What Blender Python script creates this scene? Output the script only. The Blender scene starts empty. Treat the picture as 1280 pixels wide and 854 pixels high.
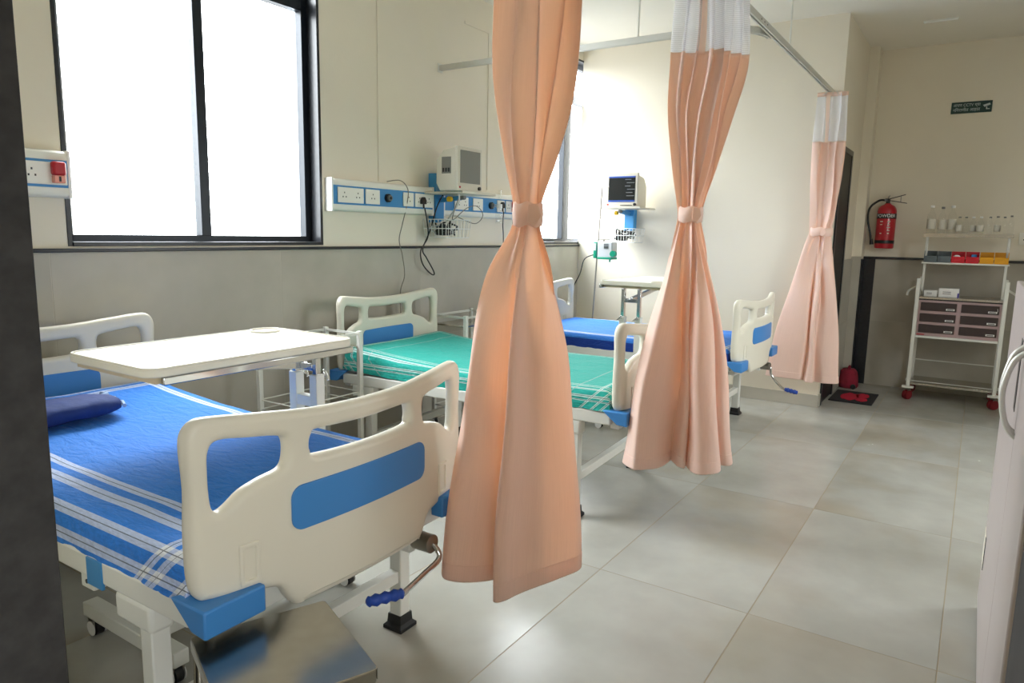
import bpy, bmesh, math, random
from mathutils import Vector, Matrix, noise
random.seed(7)
S = bpy.context.scene
COL = S.collection
PI = math.pi

# ------------------------------------------------------------------ camera, sky, light, exposure
CAM_H, FPX = 1.34, 885.0
fwd = Vector((0.82740816, 0.54072749, -0.15168889))
rgt = Vector((0.54936108, -0.83537602, 0.01868998))
upv = Vector((0.11661108, 0.09879621, 0.98825157))
cd = bpy.data.cameras.new('camera'); cam = bpy.data.objects.new('camera', cd); COL.objects.link(cam)
cd.sensor_width = 36.0; cd.lens = FPX / 1280.0 * 36.0; cd.clip_start = 0.05; cd.clip_end = 200
m3 = Matrix((rgt, upv, -fwd)).transposed()
cam.matrix_world = Matrix.Translation((0, 0, CAM_H)) @ m3.to_4x4()
S.camera = cam

SKY_STRENGTH = 43.0      # zenith of an overcast sky, a third of it at the horizon
w = bpy.data.worlds.new('overcast_sky'); S.world = w; w.use_nodes = True
bg = w.node_tree.nodes['Background']; bg.inputs[0].default_value = (0.93, 0.97, 1.0, 1); bg.inputs[1].default_value = SKY_STRENGTH
_nt = w.node_tree
_tc = _nt.nodes.new('ShaderNodeTexCoord'); _sx = _nt.nodes.new('ShaderNodeSeparateXYZ'); _nt.links.new(_tc.outputs['Generated'], _sx.inputs[0])
def _m(op, a, b):
    n = _nt.nodes.new('ShaderNodeMath'); n.operation = op
    for i, v in enumerate((a, b)):
        if isinstance(v, (int, float)): n.inputs[i].default_value = v
        else: _nt.links.new(v, n.inputs[i])
    return n.outputs[0]
_sky = _m('MULTIPLY', _m('ADD', _m('MULTIPLY', _m('MAXIMUM', _sx.outputs['Z'], 0.0), 2.0), 1.0), SKY_STRENGTH/3)
_up = _nt.nodes.new('ShaderNodeMapRange'); _up.inputs[1].default_value = -0.03; _up.inputs[2].default_value = 0.03; _up.inputs[3].default_value = 0.30; _up.inputs[4].default_value = 1.0
_nt.links.new(_sx.outputs['Z'], _up.inputs[0])       # ground below the horizon
_nt.links.new(_m('MULTIPLY', _sky, _up.outputs[0]), bg.inputs[1])

def portal(name, loc, rot, sx, sy):
    l = bpy.data.lights.new(name, 'AREA'); l.shape = 'RECTANGLE'; l.size = sx; l.size_y = sy
    l.cycles.is_portal = True
    o = bpy.data.objects.new(name, l); COL.objects.link(o); o.location = loc; o.rotation_euler = rot
portal('window_portal', (2.17, 3.46, 2.08), (-PI/2, 0, 0), 1.40, 1.66)
portal('window_portal', (5.73, 3.46, 2.08), (-PI/2, 0, 0), 1.76, 1.66)

portal('window_portal', (4.25, -1.19, 1.70), (PI/2, 0, 0), 1.1, .9)
portal('corridor_portal', (-0.825, -1.31, 1.5), (PI/2, 0, 0), .75, 1.0)

S.view_settings.view_transform = 'Standard'; S.view_settings.look = 'None'
S.view_settings.gamma = 1.0; S.view_settings.use_curve_mapping = False
S.view_settings.exposure = 0.0
S.cycles.max_bounces = 10; S.cycles.diffuse_bounces = 6; S.cycles.transparent_max_bounces = 12
S.cycles.caustics_reflective = False; S.cycles.caustics_refractive = False
S.cycles.sample_clamp_indirect = 20.0

# ------------------------------------------------------------------ materials
def lin(c):
    return tuple(((v/255.0)/12.92 if v/255.0 <= 0.04045 else ((v/255.0+0.055)/1.055)**2.4) for v in c)
def newmat(name):
    m = bpy.data.materials.new(name); m.use_nodes = True
    nt = m.node_tree; return m, nt, nt.nodes['Principled BSDF']
def mat(name, rgb, rough=0.5, metal=0.0, var=0.0, vscale=6.0, bump=0.0, bscale=80.0, spec=0.5, coat=0.0):
    m, nt, p = newmat(name)
    c = lin(rgb) + (1,)
    p.inputs['Base Color'].default_value = c
    p.inputs['Roughness'].default_value = rough; p.inputs['Metallic'].default_value = metal
    p.inputs['Specular IOR Level'].default_value = spec
    if coat: p.inputs['Coat Weight'].default_value = coat; p.inputs['Coat Roughness'].default_value = 0.1
    tc = nt.nodes.new('ShaderNodeTexCoord')
    if var:
        n = nt.nodes.new('ShaderNodeTexNoise'); n.inputs['Scale'].default_value = vscale; n.inputs['Detail'].default_value = 5
        nt.links.new(tc.outputs['Object'], n.inputs['Vector'])
        mr = nt.nodes.new('ShaderNodeMapRange'); mr.inputs[1].default_value = 0.3; mr.inputs[2].default_value = 0.7
        mr.inputs[3].default_value = 1 - var; mr.inputs[4].default_value = 1 + var
        nt.links.new(n.outputs['Fac'], mr.inputs[0])
        mx = nt.nodes.new('ShaderNodeMix'); mx.data_type = 'RGBA'; mx.blend_type = 'MULTIPLY'; mx.inputs[0].default_value = 1
        mx.inputs[6].default_value = c; nt.links.new(mr.outputs[0], mx.inputs[7])
        nt.links.new(mx.outputs[2], p.inputs['Base Color'])
    if bump:
        n = nt.nodes.new('ShaderNodeTexNoise'); n.inputs['Scale'].default_value = bscale; n.inputs['Detail'].default_value = 3
        nt.links.new(tc.outputs['Object'], n.inputs['Vector'])
        b = nt.nodes.new('ShaderNodeBump'); b.inputs['Strength'].default_value = bump; b.inputs['Distance'].default_value = 0.01
        nt.links.new(n.outputs['Fac'], b.inputs['Height']); nt.links.new(b.outputs[0], p.inputs['Normal'])
    return m

def tile_mat(name, c1, c2, stain, rough, scale, rmin, rmax):
    """cement-look vitrified tile: cloudy two-tone, a brown stain, per-tile tint"""
    m, nt, p = newmat(name)
    geo = nt.nodes.new('ShaderNodeNewGeometry'); oi = nt.nodes.new('ShaderNodeObjectInfo')
    add = nt.nodes.new('ShaderNodeVectorMath'); add.operation = 'MULTIPLY_ADD'
    nt.links.new(oi.outputs['Random'], add.inputs[0]); add.inputs[1].default_value = (37, 19, 11)
    nt.links.new(geo.outputs['Position'], add.inputs[2])
    def ns(sc, det, dist=0.0):
        n = nt.nodes.new('ShaderNodeTexNoise'); n.inputs['Scale'].default_value = sc; n.inputs['Detail'].default_value = det
        n.inputs['Distortion'].default_value = dist; nt.links.new(add.outputs[0], n.inputs['Vector']); return n
    a = ns(scale, 5, 0.3); b = ns(scale*2.5, 3); c = ns(1.1, 3, 0.4)
    mr = nt.nodes.new('ShaderNodeMapRange'); mr.inputs[1].default_value = 0.2; mr.inputs[2].default_value = 0.8
    nt.links.new(a.outputs['Fac'], mr.inputs[0])
    m1 = nt.nodes.new('ShaderNodeMix'); m1.data_type = 'RGBA'; m1.inputs[6].default_value = lin(c1)+(1,); m1.inputs[7].default_value = lin(c2)+(1,)
    nt.links.new(mr.outputs[0], m1.inputs[0])
    mr2 = nt.nodes.new('ShaderNodeMapRange'); mr2.inputs[1].default_value = 0.50; mr2.inputs[2].default_value = 0.78; mr2.inputs[4].default_value = 0.6
    nt.links.new(c.outputs['Fac'], mr2.inputs[0])
    m2 = nt.nodes.new('ShaderNodeMix'); m2.data_type = 'RGBA'; m2.inputs[7].default_value = lin(stain)+(1,)
    nt.links.new(mr2.outputs[0], m2.inputs[0]); nt.links.new(m1.outputs[2], m2.inputs[6])
    mr3 = nt.nodes.new('ShaderNodeMapRange'); mr3.inputs[1].default_value = 0.15; mr3.inputs[2].default_value = 0.85; mr3.inputs[3].default_value = 0.90; mr3.inputs[4].default_value = 1.08
    nt.links.new(b.outputs['Fac'], mr3.inputs[0])
    m3_ = nt.nodes.new('ShaderNodeMix'); m3_.data_type = 'RGBA'; m3_.blend_type = 'MULTIPLY'; m3_.inputs[0].default_value = 1
    nt.links.new(m2.outputs[2], m3_.inputs[6]); nt.links.new(mr3.outputs[0], m3_.inputs[7])
    nt.links.new(m3_.outputs[2], p.inputs['Base Color'])
    rr = nt.nodes.new('ShaderNodeMapRange'); rr.inputs[1].default_value = 0.1; rr.inputs[2].default_value = 0.9; rr.inputs[3].default_value = rmin; rr.inputs[4].default_value = rmax
    nt.links.new(b.outputs['Fac'], rr.inputs[0]); nt.links.new(rr.outputs[0], p.inputs['Roughness'])
    return m

def curtain_mat(name, rgb, trans):
    m, nt, p = newmat(name)
    out = nt.nodes['Material Output']
    tc = nt.nodes.new('ShaderNodeTexCoord')
    mp = nt.nodes.new('ShaderNodeMapping'); mp.inputs['Scale'].default_value = (260, 6, 1)
    nt.links.new(tc.outputs['UV'], mp.inputs[0])
    n = nt.nodes.new('ShaderNodeTexNoise'); n.inputs['Scale'].default_value = 1.0; nt.links.new(mp.outputs[0], n.inputs['Vector'])
    mr = nt.nodes.new('ShaderNodeMapRange'); mr.inputs[1].default_value = 0.3; mr.inputs[2].default_value = 0.7; mr.inputs[3].default_value = 0.93; mr.inputs[4].default_value = 1.04
    nt.links.new(n.outputs['Fac'], mr.inputs[0])
    mx = nt.nodes.new('ShaderNodeMix'); mx.data_type = 'RGBA'; mx.blend_type = 'MULTIPLY'; mx.inputs[0].default_value = 1
    mx.inputs[6].default_value = lin(rgb)+(1,); nt.links.new(mr.outputs[0], mx.inputs[7])
    nt.links.new(mx.outputs[2], p.inputs['Base Color'])
    p.inputs['Roughness'].default_value = 0.55; p.inputs['Sheen Weight'].default_value = 0.25; p.inputs['Specular IOR Level'].default_value = 0.3
    t = nt.nodes.new('ShaderNodeBsdfTranslucent'); t.inputs[0].default_value = lin(trans)+(1,)
    ms = nt.nodes.new('ShaderNodeMixShader'); ms.inputs[0].default_value = 0.38
    nt.links.new(p.outputs[0], ms.inputs[1]); nt.links.new(t.outputs[0], ms.inputs[2]); nt.links.new(ms.outputs[0], out.inputs[0])
    n2 = nt.nodes.new('ShaderNodeTexNoise'); n2.inputs['Scale'].default_value = 9; nt.links.new(tc.outputs['Object'], n2.inputs['Vector'])
    b = nt.nodes.new('ShaderNodeBump'); b.inputs['Strength'].default_value = 0.25; b.inputs['Distance'].default_value = 0.02
    nt.links.new(n2.outputs['Fac'], b.inputs['Height']); nt.links.new(b.outputs[0], p.inputs['Normal'])
    return m

def net_mat(name):
    m, nt, p = newmat(name)
    out = nt.nodes['Material Output']
    tc = nt.nodes.new('ShaderNodeTexCoord')
    v = nt.nodes.new('ShaderNodeTexVoronoi'); v.inputs['Scale'].default_value = 190; v.inputs['Randomness'].default_value = 0.05
    nt.links.new(tc.outputs['UV'], v.inputs['Vector'])
    mr = nt.nodes.new('ShaderNodeMapRange'); mr.inputs[1].default_value = 0.25; mr.inputs[2].default_value = 0.45; mr.inputs[3].default_value = 0.45; mr.inputs[4].default_value = 0.95
    nt.links.new(v.outputs['Distance'], mr.inputs[0])
    p.inputs['Base Color'].default_value = lin((240, 240, 244))+(1,); p.inputs['Roughness'].default_value = 0.6
    t = nt.nodes.new('ShaderNodeBsdfTranslucent'); t.inputs[0].default_value = lin((240, 240, 246))+(1,)
    ms = nt.nodes.new('ShaderNodeMixShader'); ms.inputs[0].default_value = 0.45
    nt.links.new(p.outputs[0], ms.inputs[1]); nt.links.new(t.outputs[0], ms.inputs[2])
    tr = nt.nodes.new('ShaderNodeBsdfTransparent')
    m2 = nt.nodes.new('ShaderNodeMixShader'); nt.links.new(mr.outputs[0], m2.inputs[0])
    nt.links.new(tr.outputs[0], m2.inputs[1]); nt.links.new(ms.outputs[0], m2.inputs[2]); nt.links.new(m2.outputs[0], out.inputs[0])
    return m

def glass_mat(name, tint, gloss=0.08, ior=1.45, rough=0.02):
    """thin clear wall: straight-through transmission with a Fresnel reflection"""
    m, nt, p = newmat(name)
    out = nt.nodes['Material Output']
    tr = nt.nodes.new('ShaderNodeBsdfTransparent'); tr.inputs[0].default_value = tint + (1,)
    gl = nt.nodes.new('ShaderNodeBsdfGlossy'); gl.inputs['Roughness'].default_value = rough
    fr = nt.nodes.new('ShaderNodeFresnel'); fr.inputs[0].default_value = ior
    ge = nt.nodes.new('ShaderNodeNewGeometry'); inv = nt.nodes.new('ShaderNodeMath'); inv.operation = 'SUBTRACT'; inv.inputs[0].default_value = 1.0; nt.links.new(ge.outputs['Backfacing'], inv.inputs[1])
    mu = nt.nodes.new('ShaderNodeMath'); mu.operation = 'MULTIPLY'; nt.links.new(fr.outputs[0], mu.inputs[0]); nt.links.new(inv.outputs[0], mu.inputs[1])
    ms = nt.nodes.new('ShaderNodeMixShader'); nt.links.new(mu.outputs[0], ms.inputs[0])
    nt.links.new(tr.outputs[0], ms.inputs[1]); nt.links.new(gl.outputs[0], ms.inputs[2]); nt.links.new(ms.outputs[0], out.inputs[0])
    return m

def sheet_mat(name, base, pale, bandsx, bandsy, hx, hy, ztop, dark=(25, 30, 50), side=None, shift=0.0):
    """woven bed sheet: pale bands run along the edges, crossing at the corners. Bands are (from, to) in metres from the centre line, measured over the edge."""
    m, nt, p = newmat(name)
    tc = nt.nodes.new('ShaderNodeTexCoord'); sx = nt.nodes.new('ShaderNodeSeparateXYZ'); nt.links.new(tc.outputs['Object'], sx.inputs[0])
    def math_(op, a, b=None):
        n = nt.nodes.new('ShaderNodeMath'); n.operation = op
        for i, v in enumerate((a, b)):
            if v is None: continue
            if isinstance(v, (int, float)): n.inputs[i].default_value = v
            else: nt.links.new(v, n.inputs[i])
        return n.outputs[0]
    drop = math_('MAXIMUM', math_('SUBTRACT', ztop, sx.outputs['Z']), 0.0)
    def ramp(val, bands, lo, hi):
        mr = nt.nodes.new('ShaderNodeMapRange'); mr.inputs[1].default_value = lo; mr.inputs[2].default_value = hi; nt.links.new(val, mr.inputs[0])
        r = nt.nodes.new('ShaderNodeValToRGB'); r.color_ramp.interpolation = 'CONSTANT'
        el = r.color_ramp.elements
        pts = [(0.0, 0.0)]
        for a, b in bands:
            mid = (a+b)/2; pts += [(a, 1.0), (mid-0.0016, 0.5), (mid+0.0016, 1.0), (b, 0.0)]
        while len(el) > 1: el.remove(el[-1])
        for i, (q, v) in enumerate(pts):
            q = 0.0 if i == 0 else (q-lo)/(hi-lo)
            e = el[0] if i == 0 else el.new(min(max(q, 0), 1))
            e.color = (v, v, v, 1)
        nt.links.new(mr.outputs[0], r.inputs[0]); return r.outputs[0]
    ax = math_('ADD', math_('ABSOLUTE', math_('SUBTRACT', sx.outputs['X'], shift)), drop)
    ay = math_('ADD', math_('ABSOLUTE', sx.outputs['Y']), drop)
    mxv = ramp(ax, bandsx, hx-0.20, hx+0.22); myv = ramp(ay, bandsy, hy-0.20, hy+0.22)
    # 0.5 marks the dark thread in the middle of a band
    def is_dark(v): return math_('LESS_THAN', math_('ABSOLUTE', math_('SUBTRACT', v, 0.5)), 0.25)
    pv = math_('MULTIPLY', math_('ADD', math_('MULTIPLY', math_('GREATER_THAN', mxv, 0.25), 0.62), math_('MULTIPLY', math_('GREATER_THAN', myv, 0.25), 0.55)), 1.0)
    pv = math_('MINIMUM', pv, 1.0)
    weave = nt.nodes.new('ShaderNodeTexNoise'); weave.inputs['Scale'].default_value = 60; weave.inputs['Detail'].default_value = 4
    mpw = nt.nodes.new('ShaderNodeMapping'); mpw.inputs['Scale'].default_value = (8, 1, 1); nt.links.new(tc.outputs['Object'], mpw.inputs[0]); nt.links.new(mpw.outputs[0], weave.inputs['Vector'])
    c1 = nt.nodes.new('ShaderNodeMix'); c1.data_type = 'RGBA'; c1.inputs[6].default_value = lin(base)+(1,); c1.inputs[7].default_value = lin(pale)+(1,); nt.links.new(pv, c1.inputs[0])
    c2 = nt.nodes.new('ShaderNodeMix'); c2.data_type = 'RGBA'; c2.inputs[7].default_value = lin(dark)+(1,); nt.links.new(c1.outputs[2], c2.inputs[6])
    dk = math_('MULTIPLY', math_('MAXIMUM', is_dark(mxv), is_dark(myv)), 0.75); nt.links.new(dk, c2.inputs[0])
    mr = nt.nodes.new('ShaderNodeMapRange'); mr.inputs[1].default_value = 0.3; mr.inputs[2].default_value = 0.7; mr.inputs[3].default_value = 0.86; mr.inputs[4].default_value = 1.1
    nt.links.new(weave.outputs['Fac'], mr.inputs[0])
    c3 = nt.nodes.new('ShaderNodeMix'); c3.data_type = 'RGBA'; c3.blend_type = 'MULTIPLY'; c3.inputs[0].default_value = 1
    nt.links.new(c2.outputs[2], c3.inputs[6]); nt.links.new(mr.outputs[0], c3.inputs[7])
    last = c3.outputs[2]
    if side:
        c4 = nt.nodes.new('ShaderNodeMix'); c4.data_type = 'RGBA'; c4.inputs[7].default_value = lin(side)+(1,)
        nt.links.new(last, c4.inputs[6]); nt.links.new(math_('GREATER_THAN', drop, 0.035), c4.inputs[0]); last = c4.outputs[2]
    nt.links.new(last, p.inputs['Base Color'])
    p.inputs['Roughness'].default_value = 0.8; p.inputs['Sheen Weight'].default_value = 0.05; p.inputs['Specular IOR Level'].default_value = 0.25
    mpb = nt.nodes.new('ShaderNodeMapping'); mpb.inputs['Scale'].default_value = (7, 3, 7); mpb.inputs['Rotation'].default_value = (0, 0, 0.6)
    nt.links.new(tc.outputs['Object'], mpb.inputs[0])
    nb = nt.nodes.new('ShaderNodeTexNoise'); nb.inputs['Scale'].default_value = 3.5; nb.inputs['Detail'].default_value = 5; nb.inputs['Distortion'].default_value = 1.2
    nt.links.new(mpb.outputs[0], nb.inputs['Vector'])
    b = nt.nodes.new('ShaderNodeBump'); b.inputs['Strength'].default_value = 0.8; b.inputs['Distance'].default_value = 0.014
    nt.links.new(nb.outputs['Fac'], b.inputs['Height']); nt.links.new(b.outputs[0], p.inputs['Normal'])
    return m

M = {}
M['wall'] = mat('cream_wall_paint', (228, 220, 202), 0.6, var=0.03, vscale=1.2, bump=0.05, bscale=120)
M['ceiling'] = mat('ceiling_paint', (234, 230, 218), 0.7, var=0.02, vscale=1.0)
M['floor_tile'] = tile_mat('cement_floor_tile', (178, 177, 170), (158, 156, 148), (150, 134, 108), 0.3, 2.2, 0.16, 0.30)
M['wall_tile'] = tile_mat('cement_wall_tile', (188, 183, 170), (168, 163, 150), (160, 154, 140), 0.4, 2.0, 0.28, 0.42)
M['grout'] = mat('grout', (146, 132, 108), 0.9)
M['wallgrout'] = mat('pale_grout', (190, 185, 172), 0.9)
M['granite'] = mat('black_granite', (34, 36, 40), 0.3, var=0.25, vscale=40)
M['jamb'] = mat('dark_grey_stone', (58, 57, 57), 0.7, var=0.2, vscale=30, spec=0.2)
M['alu'] = mat('black_aluminium', (24, 30, 38), 0.35, metal=0.3)
M['winglass'] = glass_mat('window_glass', (0.96, 0.97, 0.97))
M['outwhite'] = mat('white_outside_render', (225, 230, 235), 0.8, bump=0.8, bscale=30)
M['plastic'] = mat('cream_plastic', (222, 217, 201), 0.38, var=0.015, vscale=3)
M['blue'] = mat('sky_blue_plastic', (62, 132, 200), 0.42)
M['white_metal'] = mat('white_powder_coat', (222, 222, 214), 0.4, var=0.02, vscale=5)
M['black_rubber'] = mat('black_rubber', (22, 22, 22), 0.6)
M['black'] = mat('black_plastic', (20, 20, 22), 0.4)
M['chrome'] = mat('chrome', (205, 205, 205), 0.12, metal=1.0)
M['steel'] = mat('brushed_stainless_steel', (184, 180, 170), 0.24, metal=1.0, var=0.05, vscale=30)
M['dull_steel'] = mat('dull_steel', (168, 164, 156), 0.35, metal=1.0)
M['gripblue'] = mat('blue_grip', (36, 74, 168), 0.45)
M['laminate'] = mat('white_laminate', (240, 240, 236), 0.3)
M['curtain'] = curtain_mat('peach_curtain_cloth', (249, 231, 222), (255, 216, 180))
M['net'] = net_mat('white_curtain_net')
M['rail'] = mat('aluminium_track', (206, 206, 200), 0.4, metal=0.5)
M['dark'] = mat('dark_groove', (60, 60, 58), 0.5)
M['panelwhite'] = mat('panel_white', (232, 232, 222), 0.4)
M['panelblue'] = mat('panel_blue', (62, 138, 196), 0.4)
M['socket'] = mat('socket_plate', (238, 236, 226), 0.35)
M['red'] = mat('red_plastic', (176, 20, 34), 0.4)
M['extred'] = mat('red_enamel', (176, 12, 34), 0.3, coat=0.4)
M['pinkclear'] = mat('pink_plug_base', (226, 150, 132), 0.3)
M['beige'] = mat('beige_monitor_case', (212, 206, 190), 0.45)
M['screen_off'] = mat('grey_screen', (128, 128, 122), 0.2)
M['screen_dark'] = mat('dark_screen', (34, 36, 36), 0.15)
M['screen_blue'] = mat('blue_screen_bar', (50, 84, 170), 0.3)
M['screen_text'] = mat('grey_screen_text', (120, 124, 124), 0.4)
M['wire'] = mat('white_wire', (228, 228, 222), 0.4)
M['cable_black'] = mat('black_cable', (26, 24, 22), 0.5)
M['cable_grey'] = mat('grey_cable', (128, 122, 112), 0.5)
M['cable_white'] = mat('white_cable', (215, 214, 208), 0.5)
M['yellow'] = mat('yellow_plastic', (224, 178, 20), 0.4)
M['teal'] = mat('teal_plastic', (0, 150, 116), 0.4)
M['pumpgrey'] = mat('pump_grey', (206, 208, 206), 0.4)
M['bluesteel'] = mat('blue_bracket', (54, 138, 196), 0.4)
M['drawer_frame'] = mat('mauve_drawer_frame', (176, 150, 148), 0.45)
M['drawer'] = mat('dark_brown_drawer', (52, 38, 36), 0.4)
M['binred'] = mat('bin_red', (198, 24, 40), 0.4); M['bingrey'] = mat('bin_grey', (92, 102, 106), 0.45); M['binyellow'] = mat('bin_yellow', (226, 160, 18), 0.4)
M['card'] = mat('white_card_box', (226, 224, 220), 0.6); M['purple'] = mat('purple_print', (84, 70, 160), 0.6); M['print'] = mat('grey_print', (110, 104, 100), 0.6)
M['bottle'] = glass_mat('clear_bottle_glass', (0.975, 0.98, 0.975), ior=1.35, rough=0.05)
M['cap'] = mat('grey_bottle_cap', (116, 116, 112), 0.5)
M['bottle_label'] = mat('bottle_label', (206, 200, 186), 0.6)
M['cupboard'] = mat('mauve_grey_enamel', (172, 162, 160), 0.35, var=0.02, vscale=4)
M['signgreen'] = mat('dark_green_sign', (10, 52, 48), 0.45); M['signtext'] = mat('pale_sign_text', (190, 200, 198), 0.5)
M['mat_black'] = mat('black_mat_pile', (38, 36, 38), 0.95, bump=0.6, bscale=300); M['mat_red'] = mat('red_mat_pile', (196, 24, 56), 0.95, bump=0.6, bscale=300)
M['bag'] = mat('dark_red_cloth', (134, 28, 48), 0.9, var=0.2, vscale=25)
M['door'] = mat('black_door', (18, 19, 20), 0.45)
M['wheelred'] = mat('dark_red_wheel', (120, 24, 34), 0.5)
M['navy'] = mat('navy_pillow_cloth', (16, 44, 106), 0.8, var=0.15, vscale=12, bump=0.4, bscale=25)
M['pillow_stripe'] = mat('pale_blue_pillow_stripe', (150, 170, 200), 0.8)
M['white_text'] = mat('white_lettering', (235, 235, 235), 0.5)
M['wood_underside'] = mat('pale_ply_edge', (216, 196, 160), 0.5)

# ------------------------------------------------------------------ helpers
def link(name, me, material, parent=None, smooth=None, bevel=0.0, seg=2):
    o = bpy.data.objects.new(name, me); COL.objects.link(o)
    if material is not None: me.materials.append(M[material])
    if parent is not None: o.parent = parent
    if smooth is not None:
        me.shade_smooth()
        me.set_sharp_from_angle(angle=math.radians(smooth))
    if bevel:
        md = o.modifiers.new('bevel', 'BEVEL'); md.width = bevel; md.segments = seg; md.limit_method = 'ANGLE'; md.angle_limit = math.radians(40)
        me.shade_smooth(); me.set_sharp_from_angle(angle=math.radians(50))
    return o
def obj(name, bm, material, parent=None, smooth=None, bevel=0.0, seg=2):
    bmesh.ops.recalc_face_normals(bm, faces=bm.faces)
    me = bpy.data.meshes.new(name); bm.to_mesh(me); bm.free()
    return link(name, me, material, parent, smooth, bevel, seg)
def nb(): return bmesh.new()
def box(bm, x0, x1, y0, y1, z0, z1):
    vs = [bm.verts.new(v) for v in ((x0,y0,z0),(x1,y0,z0),(x1,y1,z0),(x0,y1,z0),(x0,y0,z1),(x1,y0,z1),(x1,y1,z1),(x0,y1,z1))]
    for f in ((0,3,2,1),(4,5,6,7),(0,1,5,4),(1,2,6,5),(2,3,7,6),(3,0,4,7)): bm.faces.new([vs[i] for i in f])
    return bm
def BX(name, dims, material, parent=None, bevel=0.0, seg=2):
    return obj(name, box(nb(), *dims), material, parent, bevel=bevel, seg=seg)
def frame_of(d):
    d = d.normalized(); a = Vector((0,0,1)) if abs(d.z) < 0.9 else Vector((1,0,0))
    u = d.cross(a).normalized(); return u, d.cross(u).normalized()
def tube(bm, pts, r, n=10, caps=True):
    pts = [Vector(p) for p in pts]; rings = []
    u = None
    for i, p in enumerate(pts):
        d = (pts[min(i+1, len(pts)-1)] - pts[max(i-1, 0)])
        if u is None: u, v = frame_of(d)
        else:
            d_ = d.normalized(); u = (u - d_*u.dot(d_)).normalized(); v = d_.cross(u)
        rr = r[i] if isinstance(r, (list, tuple)) else r
        rings.append([bm.verts.new(p + (u*math.cos(2*PI*k/n) + v*math.sin(2*PI*k/n))*rr) for k in range(n)])
    for a, b in zip(rings[:-1], rings[1:]):
        for k in range(n): bm.faces.new((a[k], a[(k+1)%n], b[(k+1)%n], b[k]))
    if caps:
        bm.faces.new(rings[0][::-1]); bm.faces.new(rings[-1])
    return bm
def TB(name, pts, r, material, parent=None, n=10): return obj(name, tube(nb(), pts, r, n), material, parent, smooth=50)
def sq(bm, p0, p1, wx, wy=None):
    """square bar between two points on one axis"""
    wy = wx if wy is None else wy
    p0 = Vector(p0); p1 = Vector(p1); u, v = frame_of(p1-p0); a = []; b = []
    for s, t in ((-1,-1),(1,-1),(1,1),(-1,1)):
        a.append(bm.verts.new(p0 + u*s*wx/2 + v*t*wy/2)); b.append(bm.verts.new(p1 + u*s*wx/2 + v*t*wy/2))
    bm.faces.new(a[::-1]); bm.faces.new(b)
    for k in range(4): bm.faces.new((a[k], a[(k+1)%4], b[(k+1)%4], b[k]))
    return bm
def lathe(bm, prof, n=16, c=(0,0,0)):
    rings = []
    for r, z in prof:
        rings.append([bm.verts.new((c[0]+r*math.cos(2*PI*k/n), c[1]+r*math.sin(2*PI*k/n), c[2]+z)) for k in range(n)])
    for a, b in zip(rings[:-1], rings[1:]):
        for k in range(n): bm.faces.new((a[k], a[(k+1)%n], b[(k+1)%n], b[k]))
    bm.faces.new(rings[0][::-1]); bm.faces.new(rings[-1]); return bm
def prism(bm, poly, axis, a, b):
    """extrude a 2D polygon along an axis: x -> (a, y, z), y -> (x, a, z), z -> (x, y, a)"""
    def P(p, t): return {'x': (t, p[0], p[1]), 'y': (p[0], t, p[1]), 'z': (p[0], p[1], t)}[axis]
    A = [bm.verts.new(P(p, a)) for p in poly]; B = [bm.verts.new(P(p, b)) for p in poly]; n = len(poly)
    bm.faces.new(A[::-1]); bm.faces.new(B)
    for k in range(n): bm.faces.new((A[k], A[(k+1)%n], B[(k+1)%n], B[k]))
    return bm
def rrect(x0, x1, y0, y1, r, n=6):
    pts = []
    for cx, cy, a0 in ((x1-r, y1-r, 0), (x0+r, y1-r, 90), (x0+r, y0+r, 180), (x1-r, y0+r, 270)):
        for k in range(n+1):
            a = math.radians(a0 + 90*k/n); pts.append((cx+r*math.cos(a), cy+r*math.sin(a)))
    return pts
def crom(pts, n=8, closed=False):
    P = [Vector(p) for p in pts]; out = []; L = len(P)
    rng = range(L if closed else L-1)
    for i in rng:
        p0 = P[(i-1) % L] if closed or i > 0 else P[0]; p1 = P[i]; p2 = P[(i+1) % L]; p3 = P[(i+2) % L] if closed or i+2 < L else P[-1]
        for k in range(n):
            t = k/n; out.append(0.5*((2*p1)+(p2-p0)*t+(2*p0-5*p1+4*p2-p3)*t*t+(3*p1-p0-3*p2+p3)*t**3))
    if not closed: out.append(P[-1])
    return out
def empty(name, loc=(0,0,0), rz=0.0):
    o = bpy.data.objects.new(name, None); COL.objects.link(o); o.location = loc; o.rotation_euler = (0,0,rz); o.empty_display_size = 0.1; return o
def tag(o, label, cat, group=None):
    o['label'] = label; o['category'] = cat
    if group: o['group'] = group
    return o
def struct(o, label=None):
    o['kind'] = 'structure'
    if label: o['label'] = label
    return o
def copy_tree(o, parent=None):
    c = o.copy(); COL.objects.link(c); c.parent = parent
    for ch in list(o.children): copy_tree(ch, c)
    return c
def text_mesh(body, size, extrude=0.0006, font=None):
    cu = bpy.data.curves.new('lettering', 'FONT'); cu.body = body; cu.size = size; cu.align_x = 'CENTER'; cu.align_y = 'CENTER'; cu.extrude = extrude
    t = bpy.data.objects.new('lettering', cu); COL.objects.link(t)
    bpy.context.view_layer.update()
    me = bpy.data.meshes.new_from_object(t.evaluated_get(bpy.context.evaluated_depsgraph_get()))
    bpy.data.objects.remove(t); bpy.data.curves.remove(cu); return me

# ------------------------------------------------------------------ room shell
XE, YW, XF, YS = 5.993, 3.195, 7.31, 0.98      # end wall, window wall, far wall, side of the recess
XN, YR, ZC = 0.50, -1.05, 3.0                  # near wall with the doorway, right wall, ceiling
CLX, CLY = 6.505, 0.425
LEDGE = 1.235
W1 = (1.478, 2.865, 1.25, 2.90); W2 = (4.86, 6.60, 1.25, 2.90)

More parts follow.
